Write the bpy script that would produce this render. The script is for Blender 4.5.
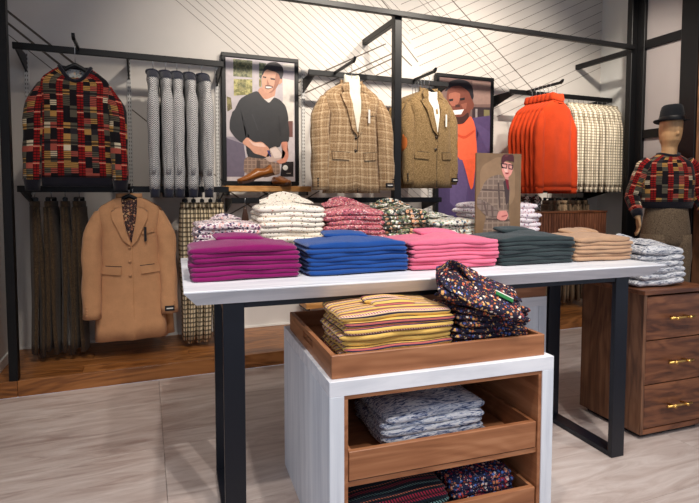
import bpy, bmesh, math, random
from mathutils import Vector, Matrix, Euler

for o in list(bpy.data.objects):
    bpy.data.objects.remove(o)
scene = bpy.context.scene
COL = scene.collection
PI = math.pi

# ------------------------------------------------------------------ camera
cam_data = bpy.data.cameras.new('camera')
cam = bpy.data.objects.new('camera', cam_data)
COL.objects.link(cam)
cam.location = (0, 0, 1.25)
cam.rotation_euler = (math.radians(90 - 3.1), 0, math.radians(-21.6))
cam_data.sensor_fit = 'HORIZONTAL'
cam_data.sensor_width = 36
cam_data.lens = 515.0 / 699.0 * 36.0
cam_data.shift_y = -29.5 / 699.0
cam_data.clip_start = 0.05
scene.camera = cam

# ------------------------------------------------------------------ world and light
scene.view_settings.view_transform = 'Standard'
scene.view_settings.look = 'None'
scene.view_settings.gamma = 1
scene.view_settings.use_curve_mapping = False
scene.view_settings.exposure = 0.0
world = bpy.data.worlds.new('shop_daylight')
scene.world = world
world.use_nodes = True
bg = world.node_tree.nodes['Background']
bg.inputs[0].default_value = (0.74, 0.83, 1.0, 1)
bg.inputs[1].default_value = 0.75


def spot(name, loc, target, watts, size=70, blend=0.7, color=(1, 0.84, 0.66), radius=0.06):
    d = bpy.data.lights.new(name, 'SPOT')
    d.energy = watts
    d.spot_size = math.radians(size)
    d.spot_blend = blend
    d.color = color
    d.shadow_soft_size = radius
    o = bpy.data.objects.new(name, d)
    COL.objects.link(o)
    o.location = loc
    o.rotation_euler = (Vector(target) - Vector(loc)).to_track_quat('-Z', 'Y').to_euler()
    return o


WARM = (1, 0.90, 0.78)
NEUT = (1, 0.95, 0.90)
SPOTS = [
    # loc, target, watts, cone, colour
    ((-0.1, 2.3, 3.35), (-0.2, 4.1, 1.0), 50, 58, WARM),
    ((0.95, 2.1, 3.35), (0.9, 4.3, 2.15), 150, 64, WARM),
    ((1.75, 2.1, 3.35), (1.55, 4.1, 2.1), 200, 66, WARM),
    ((2.5, 2.1, 3.35), (2.5, 4.2, 2.3), 220, 68, WARM),
    ((3.2, 2.1, 3.35), (3.3, 4.1, 2.3), 180, 68, WARM),
    ((3.1, 2.5, 3.35), (4.6, 4.1, 1.6), 190, 62, WARM),
    ((0.4, 0.8, 3.35), (0.7, 2.2, 0.9), 135, 66, NEUT),
    ((1.5, 0.6, 3.35), (1.6, 2.1, 0.9), 150, 66, NEUT),
    ((2.7, 0.5, 3.35), (2.6, 2.2, 0.7), 100, 66, NEUT),
    ((1.0, -0.6, 3.35), (1.0, 1.5, 0.4), 210, 60, NEUT),
    ((-0.5, 1.6, 3.35), (-0.2, 3.1, 0.0), 85, 60, NEUT),
    ((3.0, 1.3, 3.35), (4.1, 3.1, 1.4), 110, 50, WARM),
]


# ------------------------------------------------------------------ helpers: objects
def tag(o, label=None, cat=None, group=None, kind=None):
    if label:
        o['label'] = label
    if cat:
        o['category'] = cat
    if group:
        o['group'] = group
    if kind:
        o['kind'] = kind
    return o


def empty(name, loc=(0, 0, 0), rz=0.0, label=None, cat=None, group=None):
    o = bpy.data.objects.new(name, None)
    COL.objects.link(o)
    o.location = loc
    o.rotation_euler = (0, 0, rz)
    o.empty_display_size = 0.05
    return tag(o, label, cat, group)


def link(name, me, parent=None, loc=None, rot=None):
    o = bpy.data.objects.new(name, me)
    COL.objects.link(o)
    if parent:
        o.parent = parent
    if loc:
        o.location = loc
    if rot:
        o.rotation_euler = rot
    return o


class MB:
    """collects geometry with metric uv for one mesh"""

    def __init__(self):
        self.v = []
        self.f = []
        self.uv = []
        self.mi = []

    def add(self, verts, faces, uvs=None, mi=0):
        b = len(self.v)
        self.v += [tuple(p) for p in verts]
        for k, f in enumerate(faces):
            self.f.append([b + i for i in f])
            self.uv.append(uvs[k] if uvs else [(verts[i][0] + 0.37 * verts[i][1], verts[i][2] + 0.61 * verts[i][1]) for i in f])
            self.mi.append(mi)
        return self

    def box(self, x0, x1, y0, y1, z0, z1, bev=0.0, mi=0):
        if bev <= 0:
            v = [(x, y, z) for z in (z0, z1) for y in (y0, y1) for x in (x0, x1)]
            f = [(0, 2, 3, 1), (4, 5, 7, 6), (0, 1, 5, 4), (2, 6, 7, 3), (0, 4, 6, 2), (1, 3, 7, 5)]
            ax = [(0, 1), (0, 1), (0, 2), (0, 2), (1, 2), (1, 2)]
            uv = [[(v[i][a], v[i][b]) for i in q] for q, (a, b) in zip(f, ax)]
            return self.add(v, f, uv, mi)
        bm = bmesh.new()
        bmesh.ops.create_cube(bm, size=1)
        for p in bm.verts:
            p.co = Vector(((x0 + x1) / 2 + p.co.x * (x1 - x0), (y0 + y1) / 2 + p.co.y * (y1 - y0), (z0 + z1) / 2 + p.co.z * (z1 - z0)))
        bmesh.ops.bevel(bm, geom=bm.edges[:], offset=bev, segments=1, affect='EDGES')
        self.from_bm(bm, mi)
        return self

    def from_bm(self, bm, mi=0):
        bm.normal_update()
        bm.verts.index_update()
        v = [p.co.copy() for p in bm.verts]
        f, uv = [], []
        for q in bm.faces:
            n = [abs(c) for c in q.normal]
            k = n.index(max(n))
            a, b = [(1, 2), (0, 2), (0, 1)][k]
            f.append([p.index for p in q.verts])
            uv.append([(p.co[a], p.co[b]) for p in q.verts])
        bm.free()
        self.add(v, f, uv, mi)

    def loft(self, rings, cap0=True, cap1=True, mi=0, closed=True):
        n = len(rings[0])
        verts = [p for r in rings for p in r]
        faces, uvs = [], []
        us = []
        for r in rings:
            a = [0]
            for i in range(n):
                p, q = Vector(r[i]), Vector(r[(i + 1) % n])
                a.append(a[-1] + (p - q).length)
            us.append(a)
        # use the average girth so patterns run straight down the cloth
        av = [sum(u[i] for u in us) / len(us) for i in range(n + 1)]
        vs = [0]
        for k in range(1, len(rings)):
            d = sum((Vector(rings[k][i]) - Vector(rings[k - 1][i])).length for i in range(0, n, max(1, n // 6)))
            vs.append(vs[-1] + d / len(range(0, n, max(1, n // 6))))
        for k in range(len(rings) - 1):
            for i in range(n if closed else n - 1):
                j = (i + 1) % n
                faces.append((k * n + i, k * n + j, (k + 1) * n + j, (k + 1) * n + i))
                uvs.append([(av[i], vs[k]), (av[i + 1], vs[k]), (av[i + 1], vs[k + 1]), (av[i], vs[k + 1])])
        if cap0:
            faces.append(tuple(range(n))[::-1])
            uvs.append([(rings[0][i][0], rings[0][i][1] + rings[0][i][2]) for i in range(n)][::-1])
        if cap1:
            b = (len(rings) - 1) * n
            faces.append(tuple(b + i for i in range(n)))
            uvs.append([(rings[-1][i][0], rings[-1][i][1] + rings[-1][i][2]) for i in range(n)])
        return self.add(verts, faces, uvs, mi)

    def tube(self, pts, r, n=8, mi=0, cap=True):
        pts = [Vector(p) for p in pts]
        rs = r if isinstance(r, (list, tuple)) else [r] * len(pts)
        rings = []
        up = None
        for k, p in enumerate(pts):
            t = (pts[min(k + 1, len(pts) - 1)] - pts[max(k - 1, 0)]).normalized()
            if up is None:
                up = Vector((0, 0, 1)) if abs(t.z) < 0.9 else Vector((1, 0, 0))
            a = t.cross(up)
            if a.length < 1e-5:
                a = t.cross(Vector((0, 1, 0)))
            a.normalize()
            b = a.cross(t).normalized()
            up = b
            rings.append([tuple(p + a * math.cos(2 * PI * i / n) * rs[k] + b * math.sin(2 * PI * i / n) * rs[k]) for i in range(n)])
        return self.loft(rings, cap, cap, mi)

    def mesh(self, name, mats, smooth=False):
        me = bpy.data.meshes.new(name)
        me.from_pydata(self.v, [], self.f)
        uvl = me.uv_layers.new(name='UVMap')
        k = 0
        for q in self.uv:
            for c in q:
                uvl.data[k].uv = c
                k += 1
        for m in (mats if isinstance(mats, (list, tuple)) else [mats]):
            me.materials.append(m)
        me.polygons.foreach_set('material_index', self.mi)
        if smooth:
            me.polygons.foreach_set('use_smooth', [True] * len(me.polygons))
        bm = bmesh.new()
        bm.from_mesh(me)
        bmesh.ops.recalc_face_normals(bm, faces=bm.faces[:])
        bm.to_mesh(me)
        bm.free()
        me.update()
        return me

    def build(self, name, mats, parent=None, smooth=False, loc=None, rot=None):
        return link(name, self.mesh(name, mats, smooth), parent, loc, rot)


def boxobj(name, dims, mat, parent=None, bev=0.002, loc=None, rot=None):
    return MB().box(*dims, bev=bev).build(name, mat, parent, loc=loc, rot=rot)


def copy_tree(o, parent=None):
    c = o.copy()
    COL.objects.link(c)
    c.parent = parent
    for ch in list(o.children):
        copy_tree(ch, c)
    return c


def srgb(r, g, b):
    def f(c):
        c /= 255.0
        return c / 12.92 if c <= 0.04045 else ((c + 0.055) / 1.055) ** 2.4
    return (f(r), f(g), f(b), 1)


# ------------------------------------------------------------------ helpers: materials
class NM:
    def __init__(self, name, rough=0.8, spec=0.3, metal=0.0, sheen=0.0):
        self.m = bpy.data.materials.new(name)
        self.m.use_nodes = True
        self.t = self.m.node_tree
        self.b = self.t.nodes['Principled BSDF']
        self.b.inputs['Roughness'].default_value = rough
        self.b.inputs['Specular IOR Level'].default_value = spec
        self.b.inputs['Metallic'].default_value = metal
        if sheen:
            self.b.inputs['Sheen Weight'].default_value = sheen
            self.b.inputs['Sheen Roughness'].default_value = 0.5
        self._uv = None

    def node(self, ty):
        return self.t.nodes.new(ty)

    def put(self, sock, val):
        if isinstance(val, bpy.types.NodeSocket):
            self.t.links.new(val, sock)
        else:
            sock.default_value = val

    def uv(self):
        if not self._uv:
            n = self.node('ShaderNodeTexCoord')
            s = self.node('ShaderNodeSeparateXYZ')
            self.t.links.new(n.outputs['UV'], s.inputs[0])
            self._uv = (s.outputs[0], s.outputs[1], n.outputs['UV'], n.outputs['Object'])
        return self._uv

    def rnd(self):
        return self.node('ShaderNodeObjectInfo').outputs['Random']

    def math(self, op, a, b=0.0, c=0.0):
        n = self.node('ShaderNodeMath')
        n.operation = op
        self.put(n.inputs[0], a)
        self.put(n.inputs[1], b)
        self.put(n.inputs[2], c)
        return n.outputs[0]

    def xyz(self, x, y, z=0.0):
        n = self.node('ShaderNodeCombineXYZ')
        self.put(n.inputs[0], x)
        self.put(n.inputs[1], y)
        self.put(n.inputs[2], z)
        return n.outputs[0]

    def vscale(self, v, s):
        n = self.node('ShaderNodeMapping')
        self.put(n.inputs[0], v)
        n.inputs['Scale'].default_value = s
        return n.outputs[0]

    def white(self, v):
        n = self.node('ShaderNodeTexWhiteNoise')
        n.noise_dimensions = '3D'
        self.put(n.inputs['Vector'], v)
        return n.outputs['Value']

    def noise(self, v, scale, detail=2.0, rough=0.5, dist=0.0):
        n = self.node('ShaderNodeTexNoise')
        if v is not None:
            self.put(n.inputs['Vector'], v)
        n.inputs['Scale'].default_value = scale
        n.inputs['Detail'].default_value = detail
        n.inputs['Roughness'].default_value = rough
        n.inputs['Distortion'].default_value = dist
        return n.outputs['Fac']

    def voronoi(self, v, scale, rand=1.0):
        n = self.node('ShaderNodeTexVoronoi')
        self.put(n.inputs['Vector'], v)
        n.inputs['Scale'].default_value = scale
        n.inputs['Randomness'].default_value = rand
        return n.outputs['Distance'], n.outputs['Color']

    def ramp(self, fac, stops, const=False):
        n = self.node('ShaderNodeValToRGB')
        cr = n.color_ramp
        cr.interpolation = 'CONSTANT' if const else 'LINEAR'
        while len(cr.elements) < len(stops):
            cr.elements.new(0.5)
        for e, (p, c) in zip(cr.elements, stops):
            e.position = p
            e.color = c
        self.put(n.inputs[0], fac)
        return n.outputs[0]

    def mix(self, fac, a, b, mode='MIX'):
        n = self.node('ShaderNodeMix')
        n.data_type = 'RGBA'
        n.blend_type = mode
        self.put(n.inputs[0], fac)
        self.put(n.inputs[6], a)
        self.put(n.inputs[7], b)
        return n.outputs[2]

    def frac(self, a, period):
        return self.math('FRACT', self.math('DIVIDE', a, period))

    def lt(self, a, b):
        return self.math('LESS_THAN', a, b)

    def gt(self, a, b):
        return self.math('GREATER_THAN', a, b)

    def bump(self, h, strength=0.3, dist=0.002):
        n = self.node('ShaderNodeBump')
        n.inputs['Strength'].default_value = strength
        n.inputs['Distance'].default_value = dist
        self.put(n.inputs['Height'], h)
        self.t.links.new(n.outputs[0], self.b.inputs['Normal'])

    def done(self, col, emit=0):
        self.put(self.b.inputs['Base Color'], col)
        return self.m


def plain(name, rgb, rough=0.6, spec=0.3, metal=0.0, var=0.06):
    k = NM(name, rough, spec, metal)
    c = srgb(*rgb)
    u = k.uv()
    f = k.noise(u[3], 9.0, 3)
    d = tuple(x * (1 - var * 2) for x in c[:3]) + (1,)
    return k.done(k.mix(f, d, tuple(min(1, x * (1 + var)) for x in c[:3]) + (1,)))


def knit(name, rgb, sheen=0.25, rib=0.006):
    k = NM(name, 0.92, 0.15, 0, sheen)
    u, v, uv, ob = k.uv()
    c = srgb(*rgb)
    n = k.noise(ob, 260.0, 2)
    n2 = k.noise(ob, 14.0, 3)
    f = k.math('MULTIPLY_ADD', n, 0.5, k.math('MULTIPLY', n2, 0.5))
    col = k.mix(f, tuple(x * 0.62 for x in c[:3]) + (1,), tuple(min(1, x * 1.3) for x in c[:3]) + (1,))
    k.bump(n, 0.5, 0.003)
    return k.done(col)


def wood(name, c1, c2, c3, axis=0, scale=1.0, rough=0.45, spec=0.35, contrast=1.0, plank=True):
    """grain running along the local axis of the board"""
    k = NM(name, rough, spec)
    u, v, uv, ob = k.uv()
    s = [26.0 * scale] * 3
    s[axis] = 1.6 * scale
    off = k.math('MULTIPLY', k.rnd(), 40.0)
    n = k.node('ShaderNodeVectorMath')
    n.operation = 'ADD'
    k.put(n.inputs[0], k.vscale(ob, s))
    k.put(n.inputs[1], k.xyz(off, off, off))
    w1 = k.noise(n.outputs[0], 1.0, 5, 0.6, 0.8)
    s2 = [5.0 * scale] * 3
    s2[axis] = 1.1 * scale
    m = k.node('ShaderNodeVectorMath')
    m.operation = 'ADD'
    k.put(m.inputs[0], k.vscale(ob, s2))
    k.put(m.inputs[1], k.xyz(off, 3.0, off))
    w2 = k.noise(m.outputs[0], 1.0, 3, 0.5, 1.5)
    rings = k.math('SINE', k.math('MULTIPLY', w2, 42.0))
    f = k.math('MULTIPLY_ADD', rings, 0.14 * contrast, w1)
    col = k.ramp(f, [(0.28, srgb(*c1)), (0.5, srgb(*c2)), (0.72, srgb(*c3))])
    k.bump(w1, 0.08, 0.001)
    return k.done(col)


# ------------------------------------------------------------------ materials
MAT = {}
MAT['black'] = plain('black_powder_coat', (15, 15, 17), 0.42, 0.3)
MAT['leg_black'] = plain('black_steel', (15, 18, 27), 0.36, 0.4)
MAT['chrome'] = plain('chrome_wire', (200, 200, 200), 0.25, 0.5, 1.0)
MAT['brass'] = plain('brushed_brass', (214, 170, 96), 0.32, 0.5, 1.0)
MAT['shelf_wood'] = wood('oak_shelf', (176, 122, 66), (198, 144, 84), (212, 162, 104), 0, 1.0)
MAT['platform_wood'] = wood('warm_walnut_platform', (108, 64, 30), (144, 90, 44), (168, 110, 60), 0, 0.7, 0.35, 0.5)
MAT['tray_wood'] = wood('cherry_tray', (132, 82, 52), (158, 103, 68), (180, 125, 88), 0, 0.8, 0.4, 0.4, 0.6)
MAT['tray_wood_side'] = wood('cherry_tray_side', (132, 82, 52), (158, 103, 68), (180, 125, 88), 1, 0.8, 0.4, 0.4, 0.6)
MAT['walnut'] = wood('walnut_drawers', (76, 43, 28), (112, 68, 44), (138, 88, 58), 0, 1.0, 0.4, 0.4, 0.7)
MAT['walnut_side'] = wood('walnut_panel', (74, 46, 32), (104, 68, 46), (128, 88, 62), 2, 1.0, 0.4, 0.4, 0.7)
MAT['walnut_slat'] = wood('walnut_slat', (84, 48, 32), (116, 70, 48), (138, 88, 62), 2, 1.2, 0.45, 0.4, 0.5)


def white_wood():
    k = NM('whitewashed_wood', 0.45, 0.4)
    u, v, uv, ob = k.uv()
    n = k.noise(k.vscale(ob, (2.2, 18, 18)), 1.0, 4, 0.6, 0.5)
    k.bump(n, 0.1, 0.001)
    return k.done(k.ramp(n, [(0.3, srgb(206, 208, 214)), (0.55, srgb(232, 232, 236)), (0.75, srgb(240, 240, 242))]))


def white_panel():
    k = NM('whitewashed_panel', 0.5, 0.35)
    u, v, uv, ob = k.uv()
    n = k.noise(k.vscale(ob, (20, 20, 1.6)), 1.0, 4, 0.6, 0.4)
    return k.done(k.ramp(n, [(0.3, srgb(204, 208, 216)), (0.6, srgb(228, 231, 236)), (0.8, srgb(238, 240, 243))]))


MAT['white_wood'] = white_wood()
MAT['white_panel'] = white_panel()


def floor_mat():
    k = NM('greyed_oak_floor', 0.32, 0.45)
    u, v, uv, ob = k.uv()
    g = k.node('ShaderNodeNewGeometry').outputs['Position']
    off = k.math('MULTIPLY', k.rnd(), 30.0)
    n = k.node('ShaderNodeVectorMath')
    n.operation = 'ADD'
    k.put(n.inputs[0], k.vscale(g, (2.0, 12, 12)))
    k.put(n.inputs[1], k.xyz(off, off, 0.0))
    a = k.noise(n.outputs[0], 1.0, 6, 0.62, 1.2)
    b = k.noise(k.vscale(g, (0.7, 2.0, 1)), 1.0, 3, 0.5, 0.6)
    f = k.math('MULTIPLY_ADD', a, 0.75, k.math('MULTIPLY', b, 0.25))
    col = k.ramp(f, [(0.33, srgb(152, 132, 124)), (0.47, srgb(184, 167, 158)), (0.6, srgb(202, 188, 180)), (0.75, srgb(214, 204, 198))])
    k.put(k.b.inputs['Roughness'], k.math('MULTIPLY_ADD', a, 0.3, 0.22))
    k.bump(a, 0.05, 0.001)
    return k.done(col)


MAT['floor'] = floor_mat()
MAT['wall'] = plain('greige_wall_paint', (214, 208, 201), 0.6, 0.25, 0, 0.02)
MAT['wall_white'] = plain('white_wall_paint', (226, 226, 222), 0.6, 0.25, 0, 0.02)
MAT['ceiling'] = plain('ceiling_paint', (210, 205, 198), 0.8, 0.2, 0, 0.02)
MAT['trim'] = plain('white_trim', (226, 222, 214), 0.5, 0.3, 0, 0.02)
MAT['line'] = plain('wall_line_print', (104, 94, 84), 0.7, 0.2, 0, 0.04)
MAT['line_bold'] = plain('wall_bold_line', (98, 88, 78), 0.7, 0.2, 0, 0.04)
MAT['standard'] = plain('white_slotted_steel', (206, 204, 200), 0.4, 0.4, 0.0, 0.03)
MAT['slot'] = plain('slot_shadow_gap', (70, 66, 62), 0.8, 0.1)
MAT['panel_wood'] = wood('brown_wall_panel', (96, 66, 44), (120, 84, 58), (138, 98, 70), 2, 0.8)


def pane_mat():
    k = NM('frosted_glass', 0.35, 0.5)
    u, v, uv, ob = k.uv()
    n = k.noise(ob, 2.0, 2)
    k.b.inputs['Transmission Weight'].default_value = 0.1
    return k.done(k.mix(n, srgb(158, 150, 148), srgb(178, 170, 168)))


MAT['pane'] = pane_mat()


# fabrics -----------------------------------------------------------
def patchwork():
    k = NM('patchwork_plaid_knit', 0.9, 0.15, 0, 0.1)
    u, v, uv, ob = k.uv()
    iu = k.math('FLOOR', k.math('DIVIDE', u, 0.038))
    iv = k.math('FLOOR', k.math('DIVIDE', v, 0.036))
    r = k.white(k.xyz(iu, iv))
    colr = k.white(k.xyz(iu, 0.0, 9.0))
    rowr = k.white(k.xyz(0.0, iv, 5.0))
    block = k.ramp(r, [(0.0, srgb(26, 22, 26)), (0.30, srgb(190, 144, 80)), (0.46, srgb(96, 90, 76)), (0.68, srgb(178, 88, 74)), (0.80, srgb(48, 44, 48)), (0.94, srgb(224, 208, 178))], True)
    thin = k.math('MULTIPLY', k.lt(k.frac(v, 0.012), 0.42), k.gt(rowr, 0.45))
    block = k.mix(k.math('MULTIPLY', thin, 0.85), block, srgb(24, 20, 24))
    red = k.mix(k.lt(k.frac(v, 0.018), 0.35), srgb(146, 24, 24), srgb(74, 14, 18))
    red = k.mix(k.math('MULTIPLY', k.lt(k.frac(u, 0.019), 0.22), 0.8), red, srgb(36, 16, 20))
    pale = k.math('MULTIPLY', k.lt(k.frac(v, 0.108), 0.06), 1.0)
    red = k.mix(pale, red, srgb(224, 150, 124))
    # alternate columns: every third column is solid red, and a few at random
    isred = k.math('MAXIMUM', k.lt(k.math('FRACT', k.math('DIVIDE', k.math('ADD', iu, 0.5), 3.0)), 0.34), k.lt(colr, 0.12))
    base = k.mix(isred, block, red)
    band = k.lt(k.frac(k.math('ADD', v, 0.02), 0.108), 0.10)
    base = k.mix(k.math('MULTIPLY', band, 0.8), base, srgb(26, 22, 26))
    n = k.noise(ob, 300, 1)
    k.bump(n, 0.4, 0.002)
    return k.done(k.mix(0.2, base, k.mix(n, srgb(20, 10, 10), srgb(255, 240, 225)), 'OVERLAY'))


def herringbone():
    k = NM('grey_herringbone_knit', 0.9, 0.15, 0, 0.1)
    u, v, uv, ob = k.uv()
    zig = k.math('ABSOLUTE', k.math('SUBTRACT', k.frac(u, 0.034), 0.5))
    s = k.frac(k.math('MULTIPLY_ADD', zig, 0.034, v), 0.0135)
    m = k.lt(s, 0.5)
    n = k.noise(ob, 220, 1)
    k.bump(n, 0.4, 0.002)
    return k.done(k.mix(m, srgb(58, 60, 70), srgb(228, 226, 222)))


def check(name, base, line, pu, pv, wu, wv, strength=0.8, blocks=0.0):
    k = NM(name, 0.85, 0.2)
    u, v, uv, ob = k.uv()
    a = k.lt(k.frac(u, pu), wu)
    b = k.lt(k.frac(v, pv), wv)
    s = k.math('MAXIMUM', k.math('MULTIPLY', a, strength), k.math('MULTIPLY', b, strength))
    both = k.math('MULTIPLY', a, b)
    s = k.math('MULTIPLY_ADD', both, 0.15, s)
    n = k.noise(ob, 180, 1)
    k.bump(n, 0.3, 0.002)
    return k.done(k.mix(s, srgb(*base), srgb(*line)))


def tweed(name, c1, c2, c3, plaid=None):
    k = NM(name, 0.9, 0.15, 0, 0.1)
    u, v, uv, ob = k.uv()
    n = k.noise(ob, 170, 2, 0.7)
    col = k.ramp(n, [(0.34, srgb(*c1)), (0.5, srgb(*c2)), (0.66, srgb(*c3))])
    if plaid:
        dk, lt, p = plaid
        for sock in (u, v):
            f = k.frac(sock, p)
            a = k.math('MULTIPLY', k.gt(f, 0.06), k.lt(f, 0.16))
            b = k.math('MULTIPLY', k.gt(f, 0.30), k.lt(f, 0.36))
            c = k.math('MULTIPLY', k.gt(f, 0.55), k.lt(f, 0.90))
            col = k.mix(k.math('MULTIPLY', c, 0.25), col, srgb(*dk))
            col = k.mix(k.math('MULTIPLY', a, 0.5), col, srgb(*dk))
            col = k.mix(k.math('MULTIPLY', b, 0.6), col, srgb(*lt))
    k.bump(n, 0.4, 0.002)
    return k.done(col)


def stripes(name, stops, period, dots=None):
    """stripes follow the uv girth of a folded slab"""
    k = NM(name, 0.9, 0.15, 0, 0.1)
    u, v, uv, ob = k.uv()
    f = k.math('FRACT', k.math('ADD', k.math('DIVIDE', u, period), k.rnd()))
    col = k.ramp(f, [(p, srgb(*c)) for p, c in stops], True)
    if dots:
        c, w0, w1, per = dots
        inb = k.math('MULTIPLY', k.gt(f, w0), k.lt(f, w1))
        on = k.lt(k.frac(k.math('ADD', v, k.math('MULTIPLY', u, 0.7)), per), 0.5)
        col = k.mix(k.math('MULTIPLY', inb, on), col, srgb(*c))
    n = k.noise(ob, 220, 1)
    k.bump(n, 0.5, 0.003)
    return k.done(col)


def floral(name, ground, cols, scale, cover=0.42, small=None):
    k = NM(name, 0.75, 0.25)
    u, v, uv, ob = k.uv()
    wob = k.node('ShaderNodeVectorMath')
    wob.operation = 'ADD'
    nt = k.node('ShaderNodeTexNoise')
    k.put(nt.inputs['Vector'], ob)
    nt.inputs['Scale'].default_value = scale * 1.6
    k.put(wob.inputs[0], ob)
    sc = k.node('ShaderNodeVectorMath')
    sc.operation = 'SCALE'
    k.put(sc.inputs[0], nt.outputs['Color'])
    sc.inputs['Scale'].default_value = 0.6 / scale
    k.put(wob.inputs[1], sc.outputs[0])
    vec = wob.outputs[0]
    d, c = k.voronoi(vec, scale)
    sep = k.node('ShaderNodeSeparateColor')
    k.put(sep.inputs[0], c)
    n = len(cols)
    cr = k.ramp(sep.outputs[0], [(i / n, srgb(*q)) for i, q in enumerate(cols)], True)
    col = k.mix(k.lt(d, cover), srgb(*ground), cr)
    d2, c2 = k.voronoi(vec, scale * 2.3)
    sep2 = k.node('ShaderNodeSeparateColor')
    k.put(sep2.inputs[0], c2)
    cr2 = k.ramp(sep2.outputs[1], [(i / n, srgb(*q)) for i, q in enumerate(cols[::-1])], True)
    m2 = k.math('MULTIPLY', k.lt(d2, cover * 0.8), k.gt(sep2.outputs[2], 0.45))
    col = k.mix(m2, col, cr2)
    return k.done(col)


def streaky(name, c1, c2, c3):
    k = NM(name, 0.85, 0.2)
    u, v, uv, ob = k.uv()
    n = k.noise(k.vscale(ob, (20, 130, 130)), 1.0, 3, 0.7, 1.0)
    col = k.ramp(n, [(0.40, srgb(*c1)), (0.47, srgb(*c2)), (0.54, srgb(*c3))])
    return k.done(col)


MAT['magenta'] = knit('magenta_knit', (130, 16, 90))
MAT['blue'] = knit('royal_blue_knit', (24, 70, 140))
MAT['pink'] = knit('rose_pink_knit', (220, 108, 136))
MAT['green'] = knit('bottle_green_knit', (40, 52, 54))
MAT['tan'] = knit('camel_knit', (186, 148, 116))
MAT['orange'] = knit('orange_knit', (200, 66, 28), 0.05)
MAT['navy_rib'] = knit('navy_rib', (40, 42, 56))
MAT['dark_rib'] = knit('charcoal_navy_rib', (26, 24, 34))
MAT['camel_wool'] = knit('camel_wool', (198, 146, 104), 0.15)
MAT['camel_dark'] = knit('camel_wool_deep', (186, 134, 92), 0.15)
MAT['cream_knit'] = knit('cream_knit', (236, 226, 208))
MAT['patchwork'] = patchwork()
MAT['herringbone'] = herringbone()
MAT['ivory_check'] = check('ivory_check', (224, 206, 172), (56, 44, 34), 0.034, 0.034, 0.40, 0.36, 0.8)
MAT['cream_check'] = check('cream_fine_check', (238, 226, 202), (84, 70, 52), 0.028, 0.028, 0.34, 0.34, 0.66)
MAT['dark_tweed'] = tweed('dark_brown_tweed', (44, 34, 26), (74, 58, 42), (104, 84, 60))
MAT['brown_tweed'] = tweed('brown_olive_tweed', (92, 70, 44), (132, 106, 70), (168, 142, 102))
MAT['plaid_wool'] = tweed('tan_plaid_wool', (136, 106, 76), (172, 142, 106), (200, 174, 138), ((104, 76, 52), (216, 194, 160), 0.062))
MAT['mann_trouser'] = tweed('taupe_tweed', (84, 70, 56), (118, 100, 80), (146, 126, 102))
MAT['taupe_cloth'] = tweed('taupe_flannel', (104, 86, 66), (134, 112, 88), (156, 134, 108))
MAT['yellow_stripe'] = stripes('yellow_striped_knit', [(0.0, (226, 184, 98)), (0.30, (50, 44, 62)), (0.38, (222, 190, 150)), (0.44, (146, 62, 66)),
                                                      (0.58, (232, 190, 104)), (0.76, (60, 50, 80)), (0.84, (186, 98, 92)), (0.94, (40, 36, 48))], 0.062,
                               ((236, 200, 190), 0.44, 0.58, 0.010))
MAT['dark_stripe'] = stripes('dark_ribbed_stripe_knit', [(0.0, (34, 42, 56)), (0.28, (120, 158, 156)), (0.42, (36, 42, 54)), (0.60, (158, 38, 62)),
                                                        (0.80, (22, 26, 34)), (0.92, (196, 110, 84))], 0.075, ((20, 24, 30), 0.0, 1.0, 0.011))
MAT['dark_floral'] = floral('dark_floral_cotton', (38, 32, 48), [(204, 120, 70), (220, 170, 100), (150, 60, 70), (236, 220, 200), (70, 90, 150), (196, 90, 60)], 66, 0.36)
MAT['navy_floral'] = floral('navy_paisley_cotton', (30, 34, 62), [(220, 200, 190), (196, 70, 60), (70, 110, 180), (210, 130, 90), (130, 30, 60)], 74, 0.42)
MAT['cream_floral'] = floral('cream_floral_cotton', (236, 226, 210), [(120, 60, 50), (60, 50, 60), (190, 110, 80), (96, 110, 80)], 62, 0.24)
MAT['pink_print'] = floral('pink_print_cotton', (188, 96, 108), [(236, 214, 206), (90, 40, 60), (220, 170, 160), (60, 40, 60), (200, 120, 100)], 110, 0.44)
MAT['camo_print'] = floral('botanical_print_cotton', (52, 54, 48), [(232, 224, 204), (130, 140, 100), (220, 160, 120), (90, 100, 90), (240, 236, 226)], 50, 0.50)
MAT['lilac_print'] = floral('white_lilac_print_cotton', (226, 212, 210), [(60, 48, 84), (130, 80, 110), (40, 36, 60), (226, 170, 160)], 70, 0.46)
MAT['soft_floral'] = floral('pale_garden_print_cotton', (222, 220, 206), [(70, 90, 120), (200, 150, 110), (110, 130, 96), (236, 226, 214), (60, 50, 60)], 60, 0.48)
MAT['white_spot'] = floral('white_spotted_cotton', (236, 226, 228), [(150, 70, 90), (120, 90, 130), (200, 120, 130)], 60, 0.30)
MAT['mono_print'] = floral('black_white_print_cotton', (40, 36, 36), [(230, 222, 212), (210, 200, 190), (236, 230, 222), (120, 40, 40)], 50, 0.5)
MAT['blue_streak'] = streaky('blue_white_streaked_cotton', (60, 74, 110), (150, 160, 186), (226, 226, 228))
MAT['grey_streak'] = streaky('grey_white_flecked_cotton', (84, 90, 108), (176, 178, 186), (226, 224, 222))
MAT['navy_cloth'] = knit('navy_cloth', (36, 40, 56))
MAT['leather'] = plain('tan_leather', (150, 88, 36), 0.3, 0.5, 0, 0.2)
MAT['leather_dark'] = plain('brown_leather_sole', (66, 42, 30), 0.4, 0.4)
MAT['suede'] = plain('rust_suede', (178, 98, 48), 0.9, 0.1)
MAT['tag_dark'] = plain('dark_label', (34, 32, 34), 0.6)
MAT['tag_white'] = plain('white_card', (226, 222, 214), 0.7)
MAT['tag_green'] = plain('green_card', (40, 112, 62), 0.6)
MAT['button'] = plain('dark_horn_button', (58, 44, 34), 0.35, 0.5)
MAT['camel_button'] = plain('camel_button', (150, 104, 68), 0.4, 0.4)
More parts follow.
